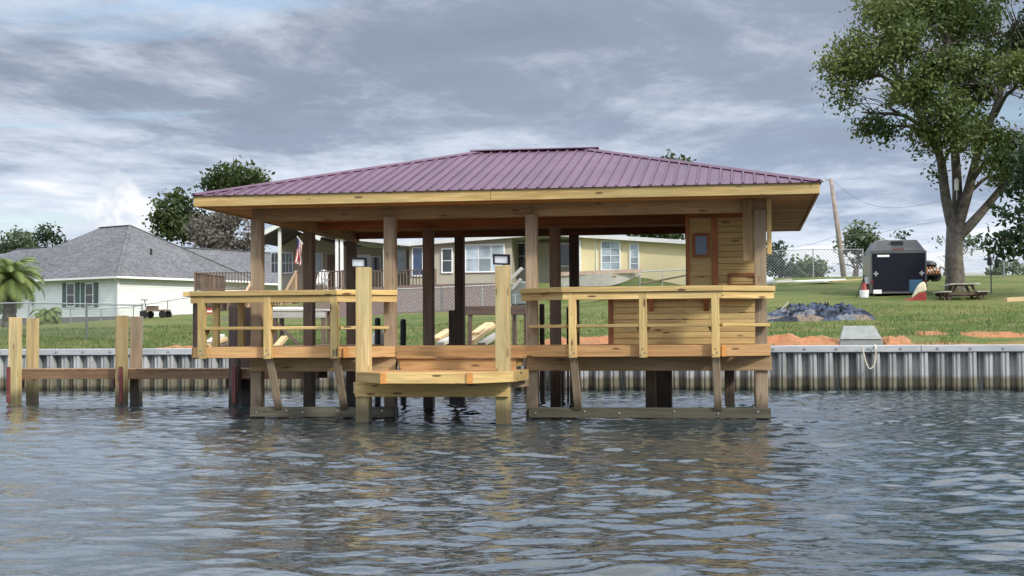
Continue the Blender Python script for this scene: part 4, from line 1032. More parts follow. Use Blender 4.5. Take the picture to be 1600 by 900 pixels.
# ------------------------------------------------------------------ fences
def chain_fence(label, pts, h, mesh=0.11, wr=0.005, gap=2.6, group='chain link fences'):
    """pts: plan points followed by the fence"""
    b = pts[0]; T = thing('chain_link_fence', (b[0], b[1], ground_z(*b)), label, 'fence', group)
    wires = MB()
    for (xa, ya), (xb, yb) in zip(pts, pts[1:]):
        a = Vector((xa, ya, 0)); b = Vector((xb, yb, 0)); L = (b - a).length; n = max(1, round(L / gap)); d = (b - a) / L
        P = []
        for k in range(n + 1):
            p = a + (b - a) * (k / n); p.z = ground_z(p.x, p.y); P.append(p)
            MB().tube([p - Vector((0,0,.2)), p + Vector((0,0,h + .04))], 0.034, 8).build('fence_post', 'galv', T)
        MB().tube([p + Vector((0,0,h)) for p in P], 0.022, 6).build('top_rail', 'galv', T)
        def gz(s): q = a + d * s; return Vector((q.x, q.y, ground_z(q.x, q.y) + .04))
        k = -h
        while k < L:
            for sg in (1, -1):
                s0, s1 = (k, k + h) if sg == 1 else (k + h, k); z0, z1 = 0.0, 1.0
                ta, tb = 0.0, 1.0
                for lo, hi in ((0.0, L),):
                    dd = s1 - s0
                    t0, t1 = (lo - s0) / dd, (hi - s0) / dd
                    if t0 > t1: t0, t1 = t1, t0
                    ta, tb = max(ta, t0), min(tb, t1)
                if tb - ta < 0.02: continue
                p, q = gz(s0 + (s1 - s0) * ta), gz(s0 + (s1 - s0) * tb)
                p.z += (h - .04) * ta; q.z += (h - .04) * tb
                wires.tube([p, q], wr, 3, cap=False)
            k += mesh
    wires.build('wire_mesh', 'galv', T, fixn=False)
def gp(px, Y): return (ax(px, Y), Y)
chain_fence('chain link fence running up the bank behind the landing', [gp(615, 57.5), gp(690, 60.0), gp(815, 63.0)], 1.0, 0.17, 0.007)
chain_fence('low chain link fence along the lawn below the mint house', [gp(-40, 43.0), gp(135, 41.0), gp(222, 40.0)], 1.05, 0.10, 0.003)
chain_fence('chain link fence crossing the grass beside the mint house wall', [gp(110, 80.0), gp(318, 73.0)], 1.0, 0.16, 0.0025, 3.2)
chain_fence('far chain link fence on the crest behind the white boards', [gp(1195, 92.0), gp(1350, 92.0)], 1.75, 0.20, 0.009, 3.0)
chain_fence('far chain link fence and gate beyond the picnic table', [gp(1505, 84.0), gp(1640, 80.0)], 1.6, 0.22, 0.007, 2.8)
X0, Y0 = gp(221, 39.7); T = thing('capped_post', (X0, Y0, ground_z(X0, Y0)), 'white pipe post with a black cap at the fence corner', 'post')
MB().tube([(X0, Y0, .9), (X0, Y0, az(221, 494, Y0))], 0.035, 8).build('pipe', 'white_trim', T); MB().tube([(X0, Y0, az(221, 494, Y0)), (X0, Y0, az(221, 486, Y0))], 0.055, 8).build('cap', 'black', T)

# ------------------------------------------------------------------ yard things
def gat(px, Y): x = ax(px, Y); return Vector((x, Y, ground_z(x, Y)))
def lumber(name, label, a, b, w, h, mat='lumber', group=None, cat='plank'):
    o = board(name, a, b, w, h, mat, None); tag(o, label, cat, group); return o
# offcuts and boards heaped on the bank behind the slip
zz = lambda px, py, Y: at(px, py, Y)
L_ = [((680, 530), (703, 516), 'lumber'), ((735, 534), (769, 508), 'lumber'), ((742, 522), (765, 506), 'lumber'), ((688, 537), (716, 524), 'grey_lumber'), ((752, 538), (778, 522), 'grey_lumber'), ((690, 540), (780, 538), 'lumber')]
LL = ['yellowish plank leaning on the heap beside the dark mooring post', 'long pale plank propped up on the heap behind the landing', 'short plank on top of the heap behind the landing', 'weathered grey board low in the heap by the mooring post', 'grey board at the end of the heap nearest the tall landing post', 'plank lying flat along the foot of the heap']
for k, ((a, b, m_), lb) in enumerate(zip(L_, LL)):
    lumber('plank', lb, at(*a, 37.0 + .25*k), at(*b, 37.8 + .25*k), 0.26, 0.09, m_, 'offcuts heaped on the bank')
def heap(name, label, cat, px0, px1, Y, h, depth, mat, seed, n=34, crease=1.0, kind=None, fr=1.0):
    a, b = gat(px0, Y), gat(px1, Y); V = []; m = n // 2
    for j in range(m + 1):
        for i in range(n + 1):
            s, t = i / n, j / m; x = a.x + (b.x - a.x) * s + .12 * mnoise.noise(Vector((s*6, t*6, seed+9))); y = Y + depth * (t - .5)
            e = (1 - abs(2*s - 1) ** 3.0) * (1 - abs(2*t - 1) ** 2.2)
            q = mnoise.noise(Vector((s*7*fr, t*4*fr, seed))); r = 1 - abs(mnoise.noise(Vector((s*13*fr, t*8*fr, seed + 3.3)))) * 2
            V.append((x, y, ground_z(x, y) - 0.05 + 0.04 + h * e * (0.55 + 0.55*q + 0.38*crease*r)))
    Fq = [(j*(n+1)+i, j*(n+1)+i+1, (j+1)*(n+1)+i+1, (j+1)*(n+1)+i) for j in range(m) for i in range(n)]
    o = fast_mesh(name, V, Fq, mat, None, origin=((a.x+b.x)/2, Y, ground_z((a.x+b.x)/2, Y)), smooth=crease < .5); tag(o, label, cat, kind=kind); return o
heap('tarp', 'crumpled dark blue and grey tarpaulin heaped on the grass', 'tarp', 1192, 1366, 45.0, 0.32, 2.8, 'tarp', 4.2, 130, 2.0, fr=2.1)
heap('clay_mound', 'long mound of orange clay behind the seawall next to the boathouse', 'mound', 1150, 1322, 37.7, 0.36, 1.9, 'clay', 1.2, 40, 0.3)
heap('clay_mound', 'small spill of orange clay beside the grey box', 'mound', 1372, 1425, 37.6, 0.20, 1.5, 'clay', 7.7, 26, 0.4)
heap('clay_mound', 'bare orange clay patch in the grass under the big tree', 'mound', 1430, 1480, 39.6, 0.06, 1.6, 'clay', 2.7, 26, 0.4)
heap('clay_mound', 'broad streak of orange clay nearest the edge of the view', 'mound', 1500, 1606, 39.2, 0.07, 1.9, 'clay', 5.1, 36, 0.4)
heap('clay_mound', 'pale sandy strip on the lawn edge by the paired walkway posts', 'mound', 232, 330, 37.1, 0.14, 0.9, 'clay', 8.8, 30, 0.4)
heap('clay_mound', 'orange clay bank behind the bar front planks', 'mound', 842, 1000, 38.0, 0.25, 1.6, 'clay', 6.4, 40, 0.4)
for k, (a, b, w, lb) in enumerate((((1216, 488, 45.2), (1232, 472, 45.2), .35, 'grey sheet tilted on the tarpaulin heap near the boathouse'), ((1252, 486, 44.6), (1278, 501, 44.1), .30, 'pale board lying across the front of the tarpaulin heap'), ((1308, 497, 44.3), (1336, 500, 44.0), .22, 'brownish board at the thin end of the tarpaulin heap'))):
    lumber('board', lb, at(*a), at(*b), w, 0.03, 'grey_lumber', 'boards on the tarpaulin', 'board')
# grey cabinet with a sloping lid
p = gat(1346, 37.2); zb = 0.95; b0, b1 = ax(1309, 37.0), ax(1382, 37.0); zt = az(1346, 509, 37.5); zm = az(1346, 530, 37.0)
T = thing('utility_box', (p.x, 37.2, zb), 'grey metal box with sloping lid on the seawall edge', 'box')
t0, t1 = ax(1318, 37.5), ax(1366, 37.5)
m = MB(); m.add([(b0, 36.95, zb), (b1, 36.95, zb), (b1, 38.0, zb), (b0, 38.0, zb), (b0 + .07, 37.0, zm), (b1 - .07, 37.0, zm), (b1 - .1, 37.95, zm), (b0 + .1, 37.95, zm)], [(0,1,5,4), (1,2,6,5), (2,3,7,6), (3,0,4,7), (4,5,6,7), (3,2,1,0)]); m.build('body', 'box_metal', T, bevel=.012)
m = MB(); m.add([(b0 + .05, 36.97, zm + .002), (b1 - .05, 36.97, zm + .002), (b1 - .1, 37.97, zm + .002), (b0 + .1, 37.97, zm + .002), (t0, 37.5, zt), (t1, 37.5, zt), (t1, 37.9, zt), (t0, 37.9, zt)], [(0,1,5,4), (1,2,6,5), (2,3,7,6), (3,0,4,7), (4,5,6,7)]); m.build('lid', 'concrete', T, bevel=.012)
# rope over the wall
pts = [at(1346, 541, 35.95), at(1349, 551, 35.95), at(1353, 566, 35.93), at(1358, 576, 35.93), at(1364, 573, 35.93), at(1368, 560, 35.95), at(1368, 543, 35.95), at(1367, 539, 36.3)]
from mathutils import geometry as mgeo
def smooth_pts(pts, n=5):
    out = []
    for i in range(len(pts) - 1):
        p0, p1, p2, p3 = pts[max(i-1, 0)], pts[i], pts[i+1], pts[min(i+2, len(pts)-1)]
        for k in range(n):
            t = k / n; out.append(0.5 * ((2*p1) + (p2 - p0)*t + (2*p0 - 5*p1 + 4*p2 - p3)*t*t + (3*p1 - p0 - 3*p2 + p3)*t**3))
    return out + [pts[-1]]
o = MB().tube(smooth_pts([Vector(p) for p in pts]), 0.022, 6).build('rope', 'rope', None, smooth=True); tag(o, 'pale rope hanging in a loop over the seawall cap', 'rope')

def cargo_trailer():
    Y = 56.0; x0, x1 = ax(1362, Y), ax(1449, Y); zg = ground_z((x0+x1)/2, Y); zb = az(1400, 458, Y); zs = az(1400, 392, Y); zt = az(1400, 375, Y + .8); Ld = 3.7
    T = thing('cargo_trailer', ((x0+x1)/2, Y, zg), 'enclosed cargo trailer with black rear door and grey sides on the lawn', 'trailer')
    e = .055
    m = MB(); m.prism([(x0, Y, zb), (x1, Y, zb), (x1, Y, zs - .02), (x1 - .05, Y, zs), (x0 + .05, Y, zs), (x0, Y, zs - .02)], (0, Ld, 0)); m.build('body', 'trailer_side', T)
    xm = (x0 + x1) / 2
    m = MB(); m.add([(x0 + .02, Y - .02, zs + .001), (x1 - .02, Y - .02, zs + .001), (x1 - .25, Y + .75, zt), (x0 + .25, Y + .75, zt), (x0 + .02, Y + Ld, zs + .001), (x1 - .02, Y + Ld, zs + .001), (x1 - .25, Y + Ld - .4, zt), (x0 + .25, Y + Ld - .4, zt)],
                    [(0,1,2,3), (1,5,6,2), (5,4,7,6), (4,0,3,7), (3,2,6,7), (0,4,5,1)]); r = m.build('roof', 'trailer_roof', T, bevel=.03)
    MB().box((xm - .22, Y + .35, zs + (zt - zs) * .5), (xm + .22, Y + .65, zs + (zt - zs) * .5 + .16)).build('roof_vent', 'black', r)
    d = MB().box((x0 + e, Y - .035, zb + .06), (x1 - e, Y - .001, zs - .10)).build('rear_door', 'trailer_black', T)
    f = MB(); f.box((x0 - .01, Y - .045, zb), (x0 + e - .004, Y - .002, zs)); f.box((x1 - e + .004, Y - .045, zb), (x1 + .01, Y - .002, zs)); f.box((x0 + e - .004, Y - .045, zs - .096), (x1 - e + .004, Y - .002, zs)); f.box((x0 + e - .004, Y - .045, zb - .02), (x1 - e + .004, Y - .002, zb + .056)); f.build('rear_frame', 'trailer_roof', T, bevel=.008)
    st = at(1380, 400, Y); MB().box((st.x - .22, Y - .042, st.z - .04), (st.x + .22, Y - .0355, st.z + .04)).build('sticker', 'white_trim', d)
    st = at(1371, 456, Y); MB().box((st.x - .15, Y - .055, st.z - .07), (st.x + .15, Y - .046, st.z + .08)).build('number_plate', 'white_trim', T)
    for px, py in ((1368.5, 428), (1440, 427)):
        q = at(px, py, Y); m = MB(); m.bar((q.x - .09, Y - .06, q.z), (q.x + .09, Y - .06, q.z), .03, .05); m.box((q.x - .03, Y - .055, q.z - .09), (q.x + .03, Y - .036, q.z + .09)); m.build('door_latch', 'bolt', d)
    for i, px in enumerate((1396, 1400, 1405, 1410)): q = at(px, 389.5, Y); MB().box((q.x - .04, Y - .062, q.z - .02), (q.x + .04, Y - .0455, q.z + .02)).build('marker_light', 'light_red', T)
    for x in (x0 + .045, x1 - .045): MB().box((x - .035, Y - .065, zb + .35), (x + .035, Y - .046, zb + .48)).build('tail_light', 'light_red', T)
    for x in (x0 - .02, x1 + .02):
        for yy in (Y + 1.7,):
            w = MB(); w.tube([(x - .1, yy, zg + .33), (x + .1, yy, zg + .33)], .33, 18); w = w.build('wheel', 'rubber', T); MB().tube([(x - .11, yy, zg + .33), (x + .11, yy, zg + .33)], .18, 14).build('rim', 'alu', w)
        m = MB(); m.prism([(x - .13, Y + 1.15, zg + .5), (x - .13, Y + 1.35, zg + .76), (x - .13, Y + 2.05, zg + .76), (x - .13, Y + 2.25, zg + .5), (x - .13, Y + 2.2, zg + .5), (x - .13, Y + 2.02, zg + .72), (x - .13, Y + 1.38, zg + .72), (x - .13, Y + 1.2, zg + .5)], (.26, 0, 0)); m.build('mudguard', 'alu', T)
    m = MB(); m.bar((x0 + .3, Y + Ld, zb - .05), (xm, Y + Ld + 1.2, zb - .05), .08, .1); m.bar((x1 - .3, Y + Ld, zb - .05), (xm, Y + Ld + 1.2, zb - .05), .08, .1); m.build('drawbar', 'black', T)
    m = MB(); m.box((x0 + .05, Y + .01, zg - .02), (x0 + .15, Y + .15, zb)); m.box((x1 - .15, Y + .01, zg - .02), (x1 - .05, Y + .15, zb)); m.build('stand_leg', 'black', T)
cargo_trailer()
def picnic_table():
    Y = 52.5; c = gat(1503, Y); x0, x1 = ax(1480, Y), ax(1527, Y); zt = az(1503, 445, Y); zs = az(1480, 457, Y); zg = c.z
    T = thing('picnic_table', c, 'weathered picnic table with two benches in front of the big tree', 'picnic table')
    n = 5; w = (x1 - x0) / n
    for i in range(n): board('table_plank', (x0 + w*(i+.5), Y - .9, zt), (x0 + w*(i+.5), Y + .9, zt), w - .012, .045, 'grey_lumber', T)
    bl, br = ax(1473, Y), ax(1532, Y)
    for bx in (bl, br):
        for i in (-1, 0, 1): board('bench_plank', (bx + i*.14, Y - .9, zs), (bx + i*.14, Y + .9, zs), .13, .045, 'grey_lumber', T)
    for yy in (Y - .65, Y + .65):
        board('bench_beam', (bl - .15, yy, zs - .07), (br + .15, yy, zs - .07), .05, .10, 'pile_dark', T)
        for bx, tx in ((x0 - .02, x0 + .25), (x1 + .02, x1 - .25)): board('leg', (bx, yy + .05, zg - .08), (tx, yy + .05, zt - .03), .09, .05, 'pile_dark', T, up=(0,-1,0))
        for bx in (bl, br): board('bench_leg', (bx, yy - .04, zg - .08), (bx, yy - .04, zs - .03), .06, .05, 'pile_dark', T, up=(0,-1,0))
picnic_table()
def boot():
    Y = 52.0; k = Y / F_PX * 0.985; o = at(1427, 474, Y); T = thing('boot_sculpture', (o.x, Y, o.z), 'big boot shaped object, red foot and cream shaft, leaning on the trailer', 'sculpture')
    def pr(poly, y0, y1): return [( (at(px, py, Y)).x, y0, (at(px, py, Y)).z) for px, py in poly], (0, y1 - y0, 0)
    foot = [(1407, 473), (1412, 468), (1424, 466), (1434, 458), (1446, 455), (1447, 466), (1444, 474), (1425, 474.5)]
    shaft = [(1424, 466), (1433, 448), (1440, 440), (1445, 441), (1447, 452), (1446, 456), (1434, 459)]
    sole = [(1406, 473), (1425, 474.6), (1444, 474.2), (1444, 476.2), (1406, 476)]
    for nm, poly, mt, w in (('foot', foot, 'boot_red', .17), ('shaft', shaft, 'boot_cream', .19), ('sole', sole, 'boot_cream', .18)):
        q, v = pr(poly, Y - w, Y + w); m = MB(); m.prism(q, v); m.build(nm, mt, T, bevel=.05 if nm != 'sole' else .01)
    a, b = at(1421, 457, Y + 2.8), at(1441, 437, Y + 2.8)
    o2 = MB().box((a.x, Y + 2.8, a.z), (b.x, Y + 2.9, b.z)).build('panel', 'blue_panel', None, bevel=.02); tag(o2, 'dark blue panel standing between the boot and the trailer door', 'panel')
boot()
def misc():
    Y = 62.0; c = at(1203, 440, Y); zg = ground_z(c.x, Y); T = thing('gas_tank', (c.x, Y, zg), 'white round ended tank beside the boathouse corner post', 'tank')
    m = MB(); r = .19
    prof = [(-.2, .02), (-.17, .10), (-.1, .16), (0, r), (1.6, r), (1.7, .16), (1.77, .1), (1.8, .02)]
    m.tube([(c.x, Y + q, c.z) for q, _ in prof], [r_ for _, r_ in prof], 16); m.build('drum', 'white_plastic', T, smooth=True)
    for q in (.25, 1.35): MB().box((c.x - .15, Y + q, zg - .1), (c.x + .15, Y + q + .08, c.z - r + .03)).build('foot', 'concrete', T)
    names = ['long white board lying on the crest near the tank', 'white board lying in the middle of the crest boards', 'grey board crossing the pile near the tank', 'wide white sheet lying nearest the trailer among the boards', 'thin pale batten at the foot of the utility pole']
    for (a, b, w, mt), nm in zip((((1212, 446), (1300, 440), .3, 'white_trim'), ((1240, 444), (1320, 438), .25, 'white_trim'), ((1205, 449), (1236, 441), .2, 'grey_lumber'), ((1278, 444), (1312, 441), .7, 'white_trim'), ((1300, 437), (1348, 436), .2, 'lumber')), names):
        qa, qb = gat(a[0], 70.0), gat(b[0], 73.0); qa.z += .14; qb.z += .16
        lumber('loose_board', nm, qa, qb, w, .06, mt, 'boards lying on the crest', 'board')
    # utility pole with wires
    Y = 100.0; b = gat(1321, Y); t = at(1298, 279, Y); Pl = thing('utility_pole', b, 'leaning wooden utility pole on the crest', 'utility pole')
    MB().tube([b - Vector((0,0,.5)), b.lerp(t, .5), t], [.20, .17, .13], 10).build('shaft', 'pole_wood', Pl, smooth=True)
    q = b.lerp(t, .985); m = MB(); m.bar(q + Vector((-.35, 0, 0)), q + Vector((.1, 0, 0)), .06, .06); m.tube([q + Vector((-.33, 0, 0)), q + Vector((-.33, 0, .18))], .05, 6); m.build('insulator_arm', 'galv', Pl)
    def wire(nm, pts, lb): o = MB().tube(smooth_pts([Vector(p) for p in pts], 6), .010, 4).build('wire', 'wire', None); tag(o, lb, 'wire', 'overhead wires')
    wire('wire', [t, at(1330, 305, 101), at(1365, 321, 103), at(1410, 324, 105), at(1480, 312, 108), at(1640, 270, 112)], 'sagging wire running from the pole top towards the big tree')
    wire('wire', [b.lerp(t, .42), at(1255, 384, 100), at(1190, 389, 100), at(1120, 388, 100)], 'wire leaving the pole towards the boathouse')
    wire('wire', [b.lerp(t, .40), at(1350, 369, 102), at(1420, 354, 104), at(1480, 344, 106), at(1640, 322, 110)], 'straight wire rising from mid pole past the trailer roof')
    # small flatbed with orange boards behind the trailer
    Y = 74.0; x0, x1 = ax(1443, Y), ax(1472, Y); zg = ground_z(x0, Y); z0, z1 = az(1455, 428, Y), az(1455, 417, Y); T = thing('stake_trailer', ((x0+x1)/2, Y, zg), 'small stake sided cart with orange boards behind the cargo trailer', 'cart')
    MB().box((x0, Y, z0 - .08), (x1, Y + 1.6, z0)).build('bed', 'black', T)
    n = 6; w = (x1 - x0) / n
    for i in range(n): board('side_board', (x0 + w*(i+.5), Y - .03, z0 + .005), (x0 + w*(i+.5), Y - .03, z1), w*.62, .03, 'orange_board', T, up=(0,-1,0))
    m = MB(); m.ball((x0 + .35, Y + .5, z1 + .12), .38, 9, 6, (1.1, 1, .6)); m.build('load', 'black', T)
    for x in (x0 + .2, x1 - .2): MB().tube([(x, Y + .6, zg + .3), (x, Y + .8, zg + .3)], .3, 12).build('wheel', 'rubber', T)
    # bird feeder pole
    Y = 58.0; b = gat(1550, Y); T = thing('feeder_pole', b, 'thin pole with two hanging feeders on the lawn slope', 'feeder pole')
    zt = az(1550, 401, Y); MB().tube([b - Vector((0,0,.1)), (b.x, Y, zt)], .025, 6).build('pole', 'wire', T)
    m = MB(); m.bar((b.x - .08, Y, zt - .05), (b.x + .25, Y, zt - .02), .02, .02); m.build('hook', 'wire', T)
    for dx, py in ((-.05, 408), (.22, 411)): z = az(1550, py, Y); MB().tube([(b.x + dx, Y - .03, z - .18), (b.x + dx, Y - .03, z - .15), (b.x + dx, Y - .03, z + .12), (b.x + dx, Y - .03, z + .2)], [.03, .09, .09, .02], 8).build('feeder', 'black', T)
    a = gat(1572, 50.0); o = board('timber', a + Vector((0, 0, .06)), gat(1625, 50.5) + Vector((0, 0, .06)), .2, .14, 'lumber', None); tag(o, 'squared timber lying in the grass right of the picnic table', 'timber')
    # garden gear standing by the trailer: red barrow-like bundle
    Y = 55.0; b = gat(1351, Y); T = thing('gear_bundle', b, 'bundle of poles with a red and white bucket left of the trailer', 'gear')
    m = MB(); m.tube([b + Vector((-.3, 0, 0)), b + Vector((.05, .1, .85))], .02, 6); m.tube([b + Vector((.15, 0, 0)), b + Vector((-.02, .15, .9))], .02, 6); m.build('poles', 'black', T)
    m = MB(); m.tube([b + Vector((0, -.1, 0)), b + Vector((0, -.1, .28))], [.15, .18], 12); m.build('bucket', 'white_plastic', T)
    m = MB(); m.tube([b + Vector((0, -.1, .285)), b + Vector((0, -.1, .55))], [.13, .07], 10); m.build('canister', 'boot_red', T)
    # jon boat on its cradle, seen through the boathouse
    Y = 56.0; a, b = at(866, 436, Y), at(1000, 430, Y); z0 = az(930, 448, Y); T = thing('flat_boat', ((a.x+b.x)/2, Y, ground_z((a.x+b.x)/2, Y)), 'grey aluminium flat bottomed boat resting on trestles behind the bar', 'boat')
    V = []; n = 12
    for i in range(n + 1):
        s = i / n; x = a.x + (b.x - a.x) * s; hw = .62 * (1 - max(0, (s - .55) / .45) ** 2 * .55); zt = z0 + .46 + .10 * max(0, s - .5) * 2; zk = z0 + .42 * max(0, (s - .62) / .38) ** 1.6
        V.append([(x, Y - hw, zt), (x, Y - hw * .82, zk), (x, Y + hw * .82, zk), (x, Y + hw, zt), (x, Y + hw - .04, zt), (x, Y + hw * .78, zk + .04), (x, Y - hw * .78, zk + .04), (x, Y - hw + .04, zt)])
    m = MB(); m.add([p for r_ in V for p in r_], [(i*8+k, i*8+(k+1) % 8, (i+1)*8+(k+1) % 8, (i+1)*8+k) for i in range(n) for k in range(8)] + [tuple(range(8)), tuple(range(n*8, n*8+8))]); m.build('hull', 'hull', T)
    for s in (.15, .45, .7): x = a.x + (b.x - a.x) * s; MB().box((x - .13, Y - .56, z0 + .36), (x + .13, Y + .56, z0 + .40)).build('thwart', 'walkway_wood', T)
    MB().bar((a.x, Y - .66, z0 + .47), (b.x + .1, Y - .50, z0 + .58), .06, .15).build('rub_rail', 'gunwale', T)
    for s in (.2, .75): x = a.x + (b.x - a.x) * s; MB().box((x - .06, Y - .5, ground_z(x, Y) - .2), (x + .06, Y + .5, z0 + .02)).build('trestle', 'pile_dark', T)
    # low garden trailer by the mint house
    Y = 56.0; b = gat(243, Y); T = thing('garden_cart', b, 'low wheeled garden cart standing against the mint house wall', 'cart')
    MB().box((b.x - .45, Y - .3, b.z + .28), (b.x + .55, Y + .3, b.z + .34)).build('bed', 'old_wood', T)
    for x in (-.35, .42):
        for y in (-.3, .3): MB().tube([(b.x + x, Y + y - .04, b.z + .15), (b.x + x, Y + y + .04, b.z + .15)], .15, 12).build('wheel', 'rubber', T)
    m = MB(); m.tube([(b.x - .4, Y, b.z + .34), (b.x - .48, Y, b.z + .75)], .02, 6); m.bar((b.x - .55, Y - .2, b.z + .75), (b.x - .42, Y + .2, b.z + .75), .03, .03); m.build('handle', 'black', T)
    MB().box((b.x - .3, Y - .2, b.z + .342), (b.x + .05, Y + .2, b.z + .50)).build('crate', 'old_wood', T)
misc()
def clutter():
    # work bench and gear on the bank, seen through the left railing
    Y = 38.6; x0, x1 = ax(430, Y), ax(516, Y); zt = az(470, 485, Y); zg = ground_z((x0+x1)/2, Y)
    T = thing('work_bench', ((x0+x1)/2, Y, zg), 'long grey work bench standing on the bank behind the left railing', 'bench')
    for i in range(4): board('top_plank', (x0, Y - .3 + i*.2, zt), (x1, Y - .3 + i*.2, zt), .19, .05, 'grey_lumber', T)
    board('apron', (x0 + .03, Y - .36, zt - .13), (x1 - .03, Y - .36, zt - .13), .04, .17, 'grey_lumber', T)
    for x in (x0 + .1, x1 - .1):
        for y in (Y - .3, Y + .28): post('leg', x, y, zg - .1, zt - .026, .11, 'pile_dark', T)
    board('leg_brace', (x0 + .12, Y - .25, zg + .62), (x0 + .75, Y - .2, zg + .02), .04, .08, 'pile_dark', T)
    o = MB().box((x0 + .02, Y - .28, zt + .03), (x0 + .75, Y + .2, zt + .09)).build('sheet_stack', 'white_plastic', None, bevel=.01); tag(o, 'stack of white sheets lying on the grey work bench', 'sheets')
    Y = 38.0; x = ax(377, Y); zt = az(377, 491, Y); T = thing('tee_stand', (x, Y, ground_z(x, Y)), 'white tee shaped stand behind the leftmost roof post', 'stand')
    MB().tube([(x, Y, .9), (x, Y, zt)], .03, 8).build('stem', 'white_trim', T); MB().bar((x - .22, Y, zt + .02), (x + .14, Y, zt + .02), .08, .04).build('head', 'white_trim', T)
    for (a, b, w, h, mt), nm in zip((((322, 541), (352, 529), .25, .10, 'lumber'), ((326, 536), (345, 524), .30, .08, 'grey_lumber'), ((336, 544), (356, 538), .2, .12, 'pile_dark'), ((378, 545), (396, 528), .22, .10, 'lumber'), ((430, 544), (445, 527), .18, .10, 'lumber')),
        ('tan offcut lying across the small heap behind the corner rail post', 'grey offcut on top of the small heap behind the corner rail post', 'dark offcut at the foot of the small heap by the corner rail post', 'short tan block behind the leftmost roof post', 'tan wedge of timber under the grey work bench')):
        lumber('offcut', nm, at(*a, 37.4), at(*b, 37.9), w, h, mt, 'offcuts behind the left railing', 'offcut')
    # tarpaulin covered hoist load on the trestle
    Y = 36.2; a, b = at(798, 477, Y), at(836, 440, Y); T = thing('covered_winch', ((a.x+b.x)/2, Y, a.z), 'grey green covered machine on the trestle beside the roof post', 'machine')
    m = MB(); m.prism([(a.x, Y, a.z), (b.x, Y, a.z), (b.x - .02, Y, b.z - .12), (b.x - .2, Y, b.z), (a.x + .18, Y, b.z + .02), (a.x, Y, b.z - .2)], (0, .6, 0)); m.build('cover', 'box_metal', T, bevel=.04)
    for k, (p, q) in enumerate((((799, 436), (816, 419)), ((800, 452), (814, 436)))): board('loose_arm', at(*p, Y - .1), at(*q, Y - .1), .12, .08, 'grey_lumber', T)
    m = MB(); m.tube([at(805, 476, Y - .15), at(805, 460, Y - .15)], .02, 6); m.tube([at(801, 462, Y - .15), at(809, 460, Y - .15)], .015, 6); m.build('crank', 'galv', T)
    for px in (803, 832): x = ax(px, Y); MB().box((x - .05, Y + .05, -.9), (x + .05, Y + .15, a.z)).build('support', 'pile_dark', T)
    # striped banner on the fence
    Y = 60.0; a, b = at(323, 482, Y), at(336, 500, Y); T = MB(); n = 6
    for i in range(n):
        z0, z1 = a.z + (b.z - a.z) * i / n, a.z + (b.z - a.z) * (i + 1) / n; T.cur = i % 2
        T.add([(a.x, Y, z0), (b.x, Y + .05, z0), (b.x, Y + .05, z1), (a.x, Y, z1), (a.x, Y + .02, z0), (b.x, Y + .07, z0), (b.x, Y + .07, z1), (a.x, Y + .02, z1)], [(0,1,2,3), (7,6,5,4), (0,3,7,4), (1,5,6,2)])
    o = T.build('banner', ['flag_red', 'flag_white'], None, origin=(a.x, Y, b.z)); tag(o, 'small red and white striped banner hanging behind the left railing', 'banner')
clutter()

